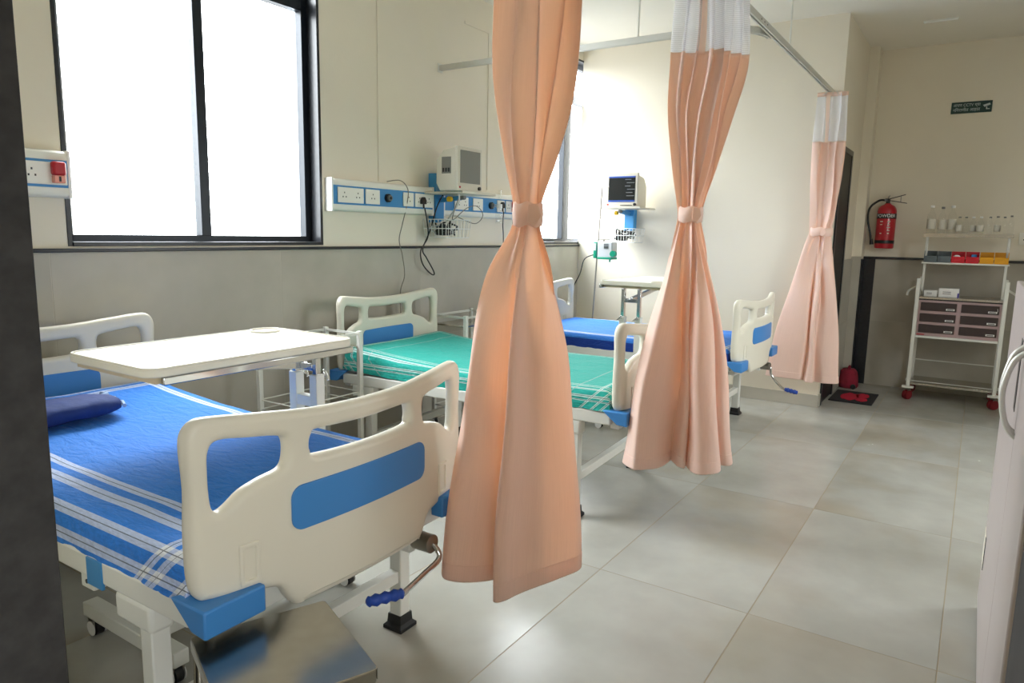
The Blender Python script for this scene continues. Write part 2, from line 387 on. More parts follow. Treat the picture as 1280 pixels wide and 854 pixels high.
bm = nb(); y0, y1 = YW, YW+0.25
for x0, x1, z0, z1 in ((0.38, W1[0], 0, ZC), (W1[1], W2[0], 0, ZC), (W2[1], XF+.12, 0, ZC),
                       (W1[0], W1[1], 0, W1[2]), (W1[0], W1[1], W1[3], ZC), (W2[0], W2[1], 0, W2[2]), (W2[0], W2[1], W2[3], ZC)):
    box(bm, x0, x1, y0, y1, z0, z1)
wall_back = struct(obj('wall_back', bm, 'wall'), 'cream painted window wall above grey tiled dado')
bm = nb(); box(bm, XE, XE+0.12, YS, YW, 0, ZC)
wall_end = struct(obj('wall_end', bm, 'wall'), 'plain cream wall behind the far bed')
bm = nb(); box(bm, XE+0.12, XF+0.12, YS, YS+0.12, 0, ZC)
wall_side = struct(obj('wall_side', bm, 'wall'), 'narrow cream return wall with a black door')
bm = nb(); box(bm, XF, XF+0.12, YR, YS, 0, ZC)
wall_far = struct(obj('wall_far', bm, 'wall'), 'shaded cream wall behind the trolley')
box_p = BX('pilaster', (7.13, XF, 0.900, YS, 0, ZC), 'wall', wall_far)
bm = nb(); W3 = (3.70, 4.80, 1.25, 2.15)
for x0, x1, z0, z1 in ((0.38, W3[0], 0, ZC), (W3[1], XF+0.12, 0, ZC), (W3[0], W3[1], 0, W3[2]), (W3[0], W3[1], W3[3], ZC)): box(bm, x0, x1, YR-0.12, YR, z0, z1)
wall_right = struct(obj('wall_right', bm, 'wall'))
w3 = struct(empty('window_3', (0, YR, 0)))  # unseen window, inferred and added for fill daylight from the right
for d in ((W3[0], W3[0]+.05, -.08, -.03, W3[2], W3[3]), (W3[1]-.05, W3[1], -.08, -.03, W3[2], W3[3]), (W3[0]+.05, W3[1]-.05, -.08, -.03, W3[2], W3[2]+.05), (W3[0]+.05, W3[1]-.05, -.08, -.03, W3[3]-.05, W3[3]), (4.225, 4.275, -.08, -.03, W3[2]+.05, W3[3]-.05)): BX('frame_bar', d, 'alu', w3)
for a, c in ((W3[0]+.05, 4.225), (4.275, W3[1]-.05)): BX('glass_pane', (a, c, -.058, -.054, W3[2]+.05, W3[3]-.05), 'winglass', w3)
bm = nb(); DJ0, DJ1 = -0.038, 1.185
box(bm, XN-0.12, XN, YR, DJ0-0.10, 0, ZC); box(bm, XN-0.12, XN, DJ1+0.30, YW, 0, ZC); box(bm, XN-0.12, XN, DJ0-0.10, DJ1+0.30, 2.25, ZC)
wall_near = struct(obj('wall_near', bm, 'wall'))
df = struct(empty('door_frame'), 'dark stone door surround the view looks through')
BX('jamb', (XN-0.14, XN, DJ1, DJ1+0.30, 0, 2.25), 'jamb', df, bevel=0.003)
BX('jamb', (XN-0.14, XN, DJ0-0.10, DJ0, 0, 2.25), 'jamb', df, bevel=0.003)
BX('lintel', (XN-0.14, XN, DJ0, DJ1, 2.15, 2.25), 'jamb', df)
struct(BX('ceiling', (0.38, XF+0.12, YR-0.12, YW+0.25, ZC, ZC+0.1), 'ceiling'))

# corridor behind the viewer; opening in its right wall added for fill daylight
bm = nb(); box(bm, -2.3, -2.2, -1.3, 2.5, 0, ZC); box(bm, -2.2, -1.2, -1.3, -1.2, 0, ZC); box(bm, -0.45, 0.38, -1.3, -1.2, 0, ZC); box(bm, -1.2, -0.45, -1.3, -1.2, 0, 1.0); box(bm, -1.2, -0.45, -1.3, -1.2, 2.0, ZC); box(bm, -2.2, 0.38, 2.4, 2.5, 0, ZC); box(bm, -2.3, 0.38, -1.3, 2.5, ZC, ZC+0.1); box(bm, -2.3, -1.2, -1.3, 2.5, -0.06, 0); box(bm, -1.2, 0.38, 3.195, 3.3, -0.06, 0)
struct(obj('wall_corridor', bm, 'wall'))
# floor: base of grout with every tile on it
floor = struct(BX('floor', (-1.2, XF, YR, YW, -0.06, -0.0008), 'grout'), 'grey cement-look tiled floor')
def tile_grid(parent, name, us, vs, gap, make, mat_):
    cache = {}
    for u0, u1 in zip(us[:-1], us[1:]):
        for v0, v1 in zip(vs[:-1], vs[1:]):
            key = (round(u1-u0, 4), round(v1-v0, 4))
            if key not in cache:
                b = nb(); make(b, u1-u0-gap, v1-v0-gap)
                bmesh.ops.recalc_face_normals(b, faces=b.faces)
                me = bpy.data.meshes.new(name); b.to_mesh(me); b.free(); me.materials.append(M[mat_]); cache[key] = me
            o = bpy.data.objects.new(name, cache[key]); COL.objects.link(o); o.parent = parent
            yield o, (u0+u1)/2, (v0+v1)/2
def chamfer_tile(b, w_, d_, h=0.004, c=0.0012):
    P = rrect(-w_/2, w_/2, -d_/2, d_/2, 0.001, 1)
    lo = [b.verts.new((x, y, -h)) for x, y in P]; mid = [b.verts.new((x, y, -c)) for x, y in P]
    top = [b.verts.new((x*(1-2*c/w_), y*(1-2*c/d_), 0)) for x, y in P]; n = len(P)
    for A, B_ in ((lo, mid), (mid, top)):
        for k in range(n): b.faces.new((A[k], A[(k+1)%n], B_[(k+1)%n], B_[k]))
    b.faces.new(top)
xs = [1.25+1.2125*k for k in range(-2, 6)]; xs[-1] = XF; ys = [YR]+[-0.015+0.588*k for k in range(-1, 6)]+[YW]
for o, u, v in tile_grid(floor, 'floor_tile', xs, ys, 0.0022, chamfer_tile, 'floor_tile'): o.location = (u, v, 0)

def dado(parent, us, vs, place, gap=0.002):
    for o, u, v in tile_grid(parent, 'wall_tile', us, vs, gap, lambda b, a, c: chamfer_tile(b, a, c, 0.010), 'wall_tile'): place(o, u, v)
dz = [0.0, 0.612, 1.225]
BX('grout_backing', (XN, XE, YW-0.0094, YW, 0, 1.225), 'wallgrout', wall_back)
def pb(o, u, v): o.location = (u, YW-0.010, v); o.rotation_euler = (PI/2, 0, 0)
dado(wall_back, [XN, 1.40, 2.555, 3.71, 4.865, XE], dz, pb)
BX('ledge', (XN, XE, YW-0.022, YW, 1.225, LEDGE+0.006), 'granite', wall_back, bevel=0.003)
DF = [0.0, 0.60, 1.165]
BX('grout_backing', (XF-0.0094, XF, YR, 0.900, 0, 1.165), 'wallgrout', wall_far)
def pf(o, u, v): o.location = (XF-0.010, u, v); o.rotation_euler = (PI/2, 0, -PI/2)
dado(wall_far, [YR, -0.39, 0.81], DF, pf)
BX('ledge', (XF-0.024, XF, YR, 0.90, 1.165, 1.187), 'granite', wall_far, bevel=0.003)
BX('granite_strip', (XF-0.025, XF-0.002, 0.800, 0.893, 0, 1.165), 'granite', wall_far)
BX('granite_strip', (7.13, XF-.002, 0.893, 0.900, 0, 1.165), 'granite', wall_far)
BX('pilaster_tile', (7.118, 7.13, 0.900, YS, 0, 1.187), 'wall_tile', wall_far)
def ps(o, u, v): o.location = (u, YS-0.010, v); o.rotation_euler = (PI/2, 0, 0)
dado(wall_side, [6.64, 7.118], DF, ps)
struct(BX('baseboard_end', (XE-0.010, XE-0.0005, YS, YW-0.012, 0, 0.098), 'wall_tile', bevel=0.002))
struct(BX('baseboard_side', (XE-0.010, 6.08, YS-0.010, YS-0.0005, 0, 0.098), 'wall_tile', bevel=0.002))
# black door in the return wall
d1 = struct(empty('door_1', (6.08, YS, 0)), 'black flush door in the return wall')
BX('door_leaf', (0.04, 0.50, -0.008, 0.0, 0.01, 2.02), 'door', d1); BX('door_frame_post', (0, 0.04, -0.014, 0, 0, 2.06), 'granite', d1); BX('door_frame_post', (0.50, 0.55, -0.014, 0, 0, 2.06), 'granite', d1); BX('door_frame_head', (0.04, 0.50, -0.014, 0, 2.02, 2.06), 'granite', d1)

# windows: granite-lined reveal, black aluminium frame, two sliding sashes with glass, transom with louvre blades
def window(n, x0, x1, z0, z1, mull, label, cut=False):
    wn = struct(empty('window_%d' % n, (0, YW, 0)), label)
    fy0, fy1 = 0.075, 0.125; t = 0.018
    if cut: x1 += .017; mw = .06
    else: mw = .026
    for nm, d in (('reveal_lining', (x0, x0+t, -0.004, 0.13, z0, z1)), ('reveal_lining', (x1-t, x1, -0.004, 0.13, z0, z1)), ('reveal_lining', (x0+t, x1-t, -0.004, 0.13, z1-t, z1)), ('window_sill', (x0+t, x1-t, -0.010, 0.13, z0, z0+t))):
        
        if cut and d[0] > x1-.1: continue
        BX(nm, d, 'granite', wn, bevel=0.002)
    for a, b in ((x0, x0+0.012), (x1-0.012, x1))[:1 if cut else 2]:
        BX('outer_reveal', (a, b, 0.13, 0.25, z0, z1), 'outwhite', wn)
    a0, a1, b0, b1 = x0+t, x1-t, z0+t, z1-t; f = 0.040; zt = 2.56
    BX('frame_stile', (a0, a0+f, fy0, fy1, b0, b1), 'alu', wn, bevel=0.002); 
    if cut: a1 += .04
    else: BX('frame_stile', (a1-f, a1, fy0, fy1, b0, b1), 'alu', wn, bevel=0.002)
    BX('frame_rail', (a0+f, a1-f, fy0, fy1, b0, b0+0.03), 'alu', wn); BX('frame_rail', (a0+f, a1-f, fy0, fy1, b1-f, b1), 'alu', wn); BX('transom', (a0+f, a1-f, fy0, fy1, zt-0.03, zt+0.03), 'alu', wn)
    BX('meeting_stile', (mull-mw, mull+mw, fy0-0.004, fy1, b0+0.03, zt-0.03), 'alu', wn, bevel=0.002)
    BX('sash_edge', (a0+f, a0+f+0.012, fy0+0.02, fy1-0.012, b0+0.03, zt-0.03), 'rail', wn)
    BX('glass_pane', (a0+f, mull-mw, fy0+0.022, fy0+0.026, b0+0.03, zt-0.03), 'winglass', wn); BX('glass_pane', (mull+mw, a1-f, fy0+0.032, fy0+0.036, b0+0.03, zt-0.03), 'winglass', wn)
    k = 0; z = zt+0.055
    while z < b1-f-0.02:
        b = nb(); prism(b, [(fy0+0.005, z+0.018), (fy0+0.009, z+0.02), (fy1-0.004, z-0.018), (fy1-0.008, z-0.02)], 'x', a0+f, a1-f); obj('louvre_blade', b, 'winglass', wn); z += 0.075
    return wn
window(1, *W1, 2.172, 'wide black framed sliding window blown out by daylight')
window(2, *W2, 5.865, 'black framed window behind the nearest curtain', True)

# conduit strips on the window wall, ceiling light
for x, z0, z1 in ((3.33, 1.645, ZC), (4.50, 1.66, 2.80)):
    o = struct(BX('trim_1' if x < 4 else 'trim_2', (x-0.008, x+0.008, YW-0.006, YW-0.0005, z0, z1), 'wall')); o['label'] = 'thin painted cable conduit strip on the window wall above the bed-head panel' if x < 4 else 'thin painted cable conduit strip beside the nearest curtain'
struct(BX('trim_3', (4.20, 4.50, YW-0.006, YW-0.0005, 2.79, 2.81), 'wall'), 'short level conduit strip near the ceiling')
cl = tag(empty('ceiling_light', (CLX, CLY, ZC)), 'slim unlit strip light on the ceiling before the far wall', 'light')
BX('housing', (-0.012, 0.012, -0.115, 0.115, -0.012, -0.001), 'white_metal', cl); BX('diffuser', (-0.009, 0.009, -0.11, 0.11, -0.016, -0.012), 'laminate', cl)
pl = tag(empty('wall_socket', (XF, -0.30, 1.37)), 'white socket plate on the far wall right of the bottles', 'socket')
BX('plate', (-0.014, -0.001, -0.075, 0.045, -0.05, 0.05), 'socket', pl, bevel=0.003)
for dy in (-0.05, 0.0):
    for a, b in ((0, 0.018), (-0.012, -0.008), (0.012, -0.008)): BX('socket_hole', (-0.0155, -0.0138, dy+a-0.004, dy+a+0.004, b-0.005, b+0.005), 'dark', pl)

# ------------------------------------------------------------------ hospital beds
BA = 0.465; BOW = 0.054
def curve_mesh(loops, half, bev):
    cu = bpy.data.curves.new('outline', 'CURVE'); cu.dimensions = '2D'; cu.fill_mode = 'BOTH'
    cu.extrude = half-bev; cu.bevel_depth = bev; cu.bevel_resolution = 3; cu.offset = -bev
    for lp in loops:
        s = cu.splines.new('POLY'); s.points.add(len(lp)-1)
        for p, q in zip(s.points, lp): p.co = (q[0], q[1], 0, 1)
        s.use_cyclic_u = True
    t = bpy.data.objects.new('outline', cu); COL.objects.link(t); bpy.context.view_layer.update()
    me = bpy.data.meshes.new_from_object(t.evaluated_get(bpy.context.evaluated_depsgraph_get()))
    bpy.data.objects.remove(t); bpy.data.curves.remove(cu)
    b = nb(); b.from_mesh(me); bpy.data.meshes.remove(me)
    bmesh.ops.remove_doubles(b, verts=b.verts, dist=1e-5)
    return b
def bend(b, sgn, dy=0.0):
    """2D outline in (x, y) becomes an upright board in (x, z), bowed outwards"""
    for i in range(-11, 12):
        bmesh.ops.bisect_plane(b, geom=b.verts[:]+b.edges[:]+b.faces[:], plane_co=(i*0.04, 0, 0), plane_no=(1, 0, 0), dist=1e-6)
    for v in b.verts:
        x, y, z = v.co; v.co = (x, -z*1.0 + sgn*BOW*(x/BA)**2 + dy, y)
def mirror(pts): return [Vector((-p[0], p[1])) for p in reversed(pts)]
def V2(l): return [Vector(p) for p in l]
def make_board(dzt=0.0):
    half = [(0, .455), (-.20, .455), (-.228, .461), (-.246, .482), (-.262, .510), (-.292, .524), (-.42, .546), (-.45, .558), (-.463, .60), (-.465, .70), (-.461, .80), (-.465, .885), (-.46, .922), (-.44, .944), (-.405, .948), (-.30, .938), (-.15, .924), (0, .920)]
    outer = crom(half, 6)
    outer = outer + mirror(outer)[1:-1]
    for p in outer:
        if p.y > 0.7: p.y += dzt*(p.y-0.7)/0.24
    lh = crom([(-.418, .83), (-.415, .875), (-.395, .895), (-.33, .888), (-.258, .877), (-.240, .862), (-.239, .825), (-.252, .800), (-.30, .788), (-.345, .772), (-.378, .748), (-.398, .738), (-.412, .748), (-.417, .78)], 5, True)
    mh = crom([(-.177, .845), (-.170, .864), (-.15, .872), (0, .868), (.15, .872), (.170, .864), (.177, .845), (.174, .825), (.155, .811), (0, .806), (-.155, .811), (-.174, .825)], 5, True)
    rh = [Vector((-p.x, p.y)) for p in reversed(lh)]
    for lp in (lh, mh, rh):
        for p in lp:
            if p.y > 0.7: p.y += dzt*(p.y-0.7)/0.24
    return [outer, lh, mh, rh]
def build_boards(bed, L):
    for nm, sgn, yy, dzt in (('footboard', 1, 0.0, 0.0), ('headboard', -1, L, 0.02)):
        b = curve_mesh(make_board(dzt), 0.021, 0.0175); bend(b, sgn)
        fb = obj(nm, b, 'plastic', bed, smooth=45); fb.location = (0, yy, 0)
        b = curve_mesh([V2(rrect(-.237, .237, .643, .752, .03, 5))], 0.004, 0.002); bend(b, sgn, -0.0215)
        obj('blue_panel', b, 'blue', fb, smooth=45)
        for s in (-1, 1):
            # moulded hand grip: raised rim round a recessed slot
            b = curve_mesh([V2(rrect(s*.342-.024, s*.342+.024, .556, .654, .004, 2)), V2(rrect(s*.342-.014, s*.342+.014, .568, .642, .003, 2))], 0.006, 0.004); bend(b, sgn, -0.0195)
            obj('moulded_grip', b, 'plastic', fb, smooth=45)
def bumper(bed, sx, foot, L):
    b = nb(); x0, x1 = .472, .318; pts = []
    if foot: Y = lambda t: -0.012 + t
    else: Y = lambda t: L + 0.012 - t
    # outer side is cut on the slant, the end face is full height
    out = [(0, .552), (0, .488), (.050, .492), (.125, .552)]; inn = [(0, .552), (0, .488), (.045, .488), (.045, .552)]
    A = [b.verts.new((sx*x0, Y(t), z)) for t, z in out]; B_ = [b.verts.new((sx*x1, Y(t), z)) for t, z in inn]
    for k in range(4): b.faces.new((A[k], A[(k+1)%4], B_[(k+1)%4], B_[k]))
    b.faces.new(A[::-1]); b.faces.new(B_)
    obj('corner_bumper', b, 'blue', bed, bevel=0.005)
def make_bed(name, loc, rz, L, crank, label):
    bed = tag(empty(name, loc, rz), label, 'bed', 'hospital beds along the window wall')
    build_boards(bed, L)
    for sx in (-1, 1):
        BX('side_rail', (min(sx*.412, sx*.456), max(sx*.412, sx*.456), .075, L-.075, .480, .540), 'white_metal', bed, bevel=0.006)
        for ft in (True, False): bumper(bed, sx, ft, L)
        for yy in (.255, L-.255):
            g = BX('leg', (sx*.425-.024, sx*.425+.024, yy-.024, yy+.024, 0.045, .484), 'white_metal', bed, bevel=0.004)
            b = nb()
            for z0, z1, w0, w1 in ((0, .012, .040, .040), (.012, .022, .040, .030), (.022, .052, .030, .028)):
                A = [b.verts.new((sx*.425+i*w0, yy+j*w0, z0)) for i, j in ((-1,-1),(1,-1),(1,1),(-1,1))]; B_ = [b.verts.new((sx*.425+i*w1, yy+j*w1, z1)) for i, j in ((-1,-1),(1,-1),(1,1),(-1,1))]
                for k in range(4): b.faces.new((A[k], A[(k+1)%4], B_[(k+1)%4], B_[k]))
                b.faces.new(A[::-1]); b.faces.new(B_)
            obj('rubber_foot', b, 'black_rubber', g)
            BX('leg_bracket', (sx*.425-.031, sx*.425+.031, yy-.035, yy+.115, .412, .482), 'white_metal', bed, bevel=0.012, seg=3)
        BX('strap_tag', (sx*.4555-.004, sx*.4555+.004, .415, .485, .466, .537), 'panelblue', bed, bevel=0.002)
        br = BX('rail_lug', (sx*.43-.02, sx*.43+.02, .475, .535, .442, .49), 'white_metal', bed, bevel=0.004)
        TB('bolt_hole', [(sx*.448, .505, .462), (sx*.4515, .505, .462)], 0.006, 'dark', br)
    for yy in (.255, L-.255): BX('crossbar', (-.40, .40, yy-.018, yy+.018, .172, .214), 'white_metal', bed, bevel=0.003)
    BX('end_rail', (-.412, .412, .046, .090, .455, .540), 'white_metal', bed, bevel=0.004)
    BX('end_rail', (-.412, .412, L-.090, L-.046, .455, .540), 'white_metal', bed, bevel=0.004)
    BX('deck', (-.41, .41, .098, L-.098, .528, .546), 'white_metal', bed)
    for yy in (.60, .98, 1.36): BX('deck_crossbar', (-.41, .41, yy-.015, yy+.015, .49, .527), 'white_metal', bed)
    # crank: screw shaft, hub, cranked arm, ribbed grip
    hx, hz = .270, .425
    TB('crank_shaft', [(hx, .03, hz), (hx, .95, hz+.02)], 0.011, 'dull_steel', bed)
    BX('crank_bracket', (hx-.03, hx-.004, .05, .09, hz-.035, .49), 'white_metal', bed, bevel=0.003)
    TB('crank_hub', [(hx, .065, hz), (hx, -.012, hz), (hx, -.016, hz)], [.028, .028, .022], 'dull_steel', bed, n=14)
    arm, g0, g1 = crank
    TB('crank_arm', crom([(hx, -.004, hz)]+arm, 5), 0.0085, 'chrome', bed)
    g0 = Vector(g0); g1 = Vector(g1); P = [g0.lerp(g1, k/16) for k in range(17)]
    TB('crank_grip', P, [0.0150+0.0026*math.cos(k*PI/2) if 0 < k < 16 else 0.008 for k in range(17)], 'gripblue', bed, n=12)
    return bed
L = 1.77
fold_in = ([(.271, -.03, .412), (.262, -.042, .388), (.19, -.045, .372), (.10, -.045, .352)], (.105, -.045, .353), (.0, -.008, .362))
hang_out = ([(.27, -.02, .41), (.27, -.03, .36), (.27, -.095, .29), (.27, -.13, .27)], (.27, -.125, .272), (.27, -.215, .258))
beds = []
bed1 = make_bed('hospital_bed', (1.264, 1.28, 0), math.radians(0.6), L, fold_in, 'hospital bed nearest the doorway, with a steel stool at its foot')
bed2 = make_bed('hospital_bed', (3.325, 1.285, 0), math.radians(3.4), L, hang_out, 'hospital bed with green striped sheet between two curtains')
bed3 = make_bed('hospital_bed', (4.945, 1.20, 0), math.radians(0.0), L, hang_out, 'farthest hospital bed, closest to the plain end wall')

# ------------------------------------------------------------------ mattresses under striped sheets
BX1 = [(.315, .347), (.375, .413), (.473, .511), (.551, .585)]
M['sheet1'] = sheet_mat('blue_striped_sheet', (46, 122, 212), (222, 226, 232), BX1, [(.700, .730), (.748, .784), (.845, .88)], .475, .82, .090, shift=.045)
M['sheet2'] = sheet_mat('green_striped_sheet', (34, 158, 146), (214, 236, 230), [(.375, .385), (.398, .408), (.425, .44), (.475, .49), (.50, .508)], [(.62, .628), (.74, .755), (.80, .815), (.845, .86)], .455, .82, .090)
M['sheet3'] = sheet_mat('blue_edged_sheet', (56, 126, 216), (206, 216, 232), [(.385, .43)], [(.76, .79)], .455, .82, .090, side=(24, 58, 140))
def mattress(bed, mat_, label, seed, raise_=0.055):
    """origin at the centre of the underside; the sheet hangs over the sides"""
    hx, hy, r, H = .449, .80, .040, .098
    nx, ny = 48, 90
    def prof(s, half):
        a = abs(s); flat = half-r; arc = r*PI/2
        if a <= flat: return s, 0.0
        if a <= flat+arc:
            th = (a-flat)/r; return math.copysign(flat+r*math.sin(th), s), r*(1-math.cos(th))
        return math.copysign(half, s), r+(a-flat-arc)
    ex = hx-r+r*PI/2+H-r; ey = hy-r+r*PI/2+H-r
    us = [(-1+2*i/nx)*ex for i in range(nx+1)]; vs = [(-1+2*j/ny)*ey for j in range(ny+1)]
    b = nb(); g = []
    for j, v in enumerate(vs):
        row = []
        for i, u in enumerate(us):
            x, dx = prof(u, hx); y, dy = prof(v, hy)
            d = max(dx, dy); t = min(max((y+.1)/.9, 0), 1)
            z = .090 - d
            q = Vector((u*2.2+seed, v*2.2, seed)); wv = noise.noise(q*1.3)*.006 + noise.noise(Vector((u*9+v*5+seed, v*2.5-u*2, 1)))*.0035
            if d > r: # hanging cloth ripples outwards
                k = (d-r)/(H-r)
                rip = (.008*noise.noise(Vector((u*14+seed, v*14, 2)))+.006)*k
                if dx >= r: x += math.copysign(rip, x)
                if dy >= r: y += math.copysign(rip, y)
                z += .012*noise.noise(Vector((u*3+seed, v*3, 5)))*k
            else: z += wv
            z += raise_*t*t*(1-.4*min(d/H, 1))
            row.append(b.verts.new((x, y, z)))
        g.append(row)
    for j in range(ny):
        for i in range(nx): b.faces.new((g[j][i], g[j][i+1], g[j+1][i+1], g[j+1][i]))
    bot = [b.verts.new((sx*(hx-.06), sy*(hy-.02), .003)) for sx, sy in ((-1,-1),(1,-1),(1,1),(-1,1))]; b.faces.new(bot[::-1])
    o = obj('mattress', b, mat_, None, smooth=180)
    o.matrix_world = Matrix.Translation(bed.location) @ Matrix.Rotation(bed.rotation_euler.z, 4, 'Z') @ Matrix.Translation((0, .10+.785, .546))
    return tag(o, label, 'mattress', 'mattresses on the hospital beds')
mattress(bed1, 'sheet1', 'mattress under a blue sheet with white stripes on the nearest bed', 1.3)
mattress(bed2, 'sheet2', 'mattress under a teal green sheet with white stripes', 5.1)
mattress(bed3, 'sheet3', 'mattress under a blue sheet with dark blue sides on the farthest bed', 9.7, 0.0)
# folded pillow on the nearest bed
b = nb(); n, mj = 28, 16; g = []
for j in range(mj+1):
    row = []
    for i in range(n+1):
        u = -1+2*i/n; v = 2*PI*j/mj
        e = (1-abs(u)**5)**.5 if abs(u) < 1 else 0
        ry = .105*(.35+.65*e); rz_ = .036*(.25+.75*e)
        cy = math.copysign(abs(math.cos(v))**.7, math.cos(v)); sz = math.copysign(abs(math.sin(v))**.8, math.sin(v))
        q = Vector((u*4, cy*2, sz*2)); k = noise.noise(q)*.010
        row.append(b.verts.new((u*.27, cy*(ry+k), sz*(rz_+k*.6)+.036)))
    g.append(row)
for j in range(mj):
    for i in range(n): b.faces.new((g[j][i], g[j][i+1], g[j+1][i+1], g[j+1][i]))
pillow = tag(empty('pillow', (1.07, 2.62, .662), math.radians(2)), 'flat navy pillow at the head of the nearest bed', 'pillow')
bmesh.ops.remove_doubles(b, verts=b.verts, dist=1e-5)
obj('pillow_body', b, 'navy', pillow, smooth=180)
b = nb()
for k in range(3):
    tube(b, [(.255-.02*k, -.085+.05*k, .032+.012*k), (.262, -.06+.05*k, .040+.008*k), (.258, -.03+.05*k, .036+.01*k)], .008, 6)
obj('frilled_end', b, 'pillow_stripe', pillow, smooth=60)

# ------------------------------------------------------------------ overbed tables
def caster(parent, x, y, z_top, r=.026, wheel='black_rubber', hood='laminate'):
    c = empty('caster', (x, y, 0)); c.parent = parent
    b = nb(); tube(b, [(-.012, 0, r), (.012, 0, r)], r, 16); obj('wheel', b, wheel, c, smooth=50)
    b = nb()
    for s in (-1, 1): box(b, s*.017-.003, s*.017+.003, -.016, .016, r-.004, r*2+.008)
    box(b, -.02, .02, -.016, .016, r*2+.004, r*2+.010); obj('fork', b, 'dull_steel', c)
    b = nb(); tube(b, [(-.0185, 0, r), (-.0205, 0, r)], r*.95, 16); tube(b, [(.0185, 0, r), (.0205, 0, r)], r*.95, 16); obj('hub_cap', b, hood, c, smooth=50)
    TB('stem', [(0, 0, r*2+.008), (0, 0, z_top)], .006, 'dull_steel', c)
    return c
def overbed_table(loc, rz, ztop, label):
    """origin on the floor under the column; the top reaches out over the bed in -x"""
    t = tag(empty('overbed_table', loc, rz), label, 'table', 'overbed tables')
    b = nb(); P = rrect(-.745, .035, -.235, .235, .055, 8); prism(b, P, 'z', ztop-.024, ztop); obj('table_top', b, 'plastic', t, bevel=0.004)
    b = nb(); P = rrect(-.733, .023, -.223, .223, .045, 8); prism(b, P, 'z', ztop+.0002, ztop+.0015); obj('laminate_inlay', b, 'laminate', t)
    b = nb(); tube(b, [(p[0]*1.0, p[1], ztop+.001) for p in rrect(-.741, .031, -.231, .231, .052, 8)]+[(.031, .231-.052, ztop+.001)], .0042, 6, caps=False); obj('edge_lip', b, 'plastic', t, smooth=60)
    b = nb(); prism(b, [(-.055+.052*math.cos(a*PI/14), .165+.052*math.sin(a*PI/14)) for a in range(28)], 'z', ztop+.0016, ztop+.004); obj('cup_holder_disc', b, 'plastic', t)
    b = nb(); C = (-.055, .165, ztop+.005); pts = [(C[0]+(.052)*math.cos(a*PI/12), C[1]+.052*math.sin(a*PI/12), C[2]) for a in range(25)]
    tube(b, pts, .005, 6, caps=False); obj('cup_ring', b, 'plastic', t, smooth=60)
    BX('under_board', (-.715, -.02, -.215, .215, ztop-.044, ztop-.024), 'wood_underside', t)
    for s in (-1, 1): BX('chrome_side_bar', (-.70, .02, s*.2245-.008, s*.2245+.008, ztop-.048, ztop-.0245), 'chrome', t, bevel=0.003)
    b = nb(); sq(b, (-.005, .0, ztop-.115), (-.48, .0, ztop-.055), .022, .03); obj('support_arm', b, 'chrome', t, bevel=0.003)
    BX('cross_link', (-.012, .012, -.045, .045, ztop-.135, ztop-.108), 'chrome', t, bevel=0.003)
    SL = .80
    for s in (-1, 1):
        BX('inner_tube', (-.012, .012, s*.057-.012, s*.057+.012, SL-.1, ztop-.044), 'chrome', t, bevel=0.003)
        BX('outer_sleeve', (-.02, .02, s*.057-.02, s*.057+.02, .11, SL), 'white_metal', t, bevel=0.003)
        k = empty('clamp_knob', (0, s*.057, SL-.012)); k.parent = t
        TB('screw', [(.018, 0, 0), (.040, -.006, .002)], .006, 'chrome', k); b = nb(); sq(b, (.036, -.024, -.014), (.048, .014, .020), .012, .008); obj('wing', b, 'chrome', k, bevel=0.003)
    BX('sleeve_link', (-.018, .018, -.037, .037, .675, .715), 'white_metal', t, bevel=0.003)
    BX('base_beam', (-.025, .025, -.24, .24, .064, .112), 'white_metal', t, bevel=0.004)
    BX('base_beam', (-.735, -.685, -.26, .26, .064, .112), 'white_metal', t, bevel=0.004)
    for s in (-1, 1): BX('base_bar', (-.685, -.025, s*.075-.016, s*.075+.016, .072, .106), 'white_metal', t, bevel=0.003)
    for x, y in ((0, .20), (0, -.20), (-.71, .225), (-.71, -.225)): caster(t, x, y, .070)
    return t
overbed_table((1.787, 2.10, 0), 0, .947, 'overbed table with bright white top standing over the nearest bed')
overbed_table((4.375, 1.915, 0), PI, 1.030, 'raised overbed table reaching over the farthest bed')

# ------------------------------------------------------------------ square stainless stool
st = tag(empty('stool', (.888, 1.144, 0), math.radians(-22.5)), 'square stainless steel stool at the foot of the nearest bed', 'stool')
sw, sd, ZS = .150, .160, .460
b = nb(); P = rrect(-sw, sw, -sd, sd, .010, 3); prism(b, P, 'z', ZS-.004, ZS); obj('seat', b, 'steel', st, bevel=0.0018)
for d in ((-sw+.006, sw-.006, -sd, -sd+.002, ZS-.028, ZS-.003), (-sw+.006, sw-.006, sd-.002, sd, ZS-.028, ZS-.003), (-sw, -sw+.002, -sd+.006, sd-.006, ZS-.028, ZS-.003), (sw-.002, sw, -sd+.006, sd-.006, ZS-.028, ZS-.003)): BX('rim', d, 'steel', st, bevel=0.0008)
for sx in (-1, 1):
    for sy in (-1, 1):
        g = TB('leg', [(sx*(sw-.016), sy*(sd-.016), ZS-.004), (sx*(sw-.004), sy*(sd-.004), .012)], .0125, 'steel', st, n=12)
        TB('rubber_cap', [(sx*(sw-.004), sy*(sd-.004), .016), (sx*(sw-.004), sy*(sd-.004), 0)], .015, 'black_rubber', g, n=12)
    TB('stretcher', [(sx*(sw-.009), -sd+.009, .18), (sx*(sw-.009), sd-.009, .18)], .008, 'steel', st)
    TB('stretcher', [(-sw+.009, sx*(sd-.009), .21), (sw-.009, sx*(sd-.009), .21)], .008, 'steel', st)

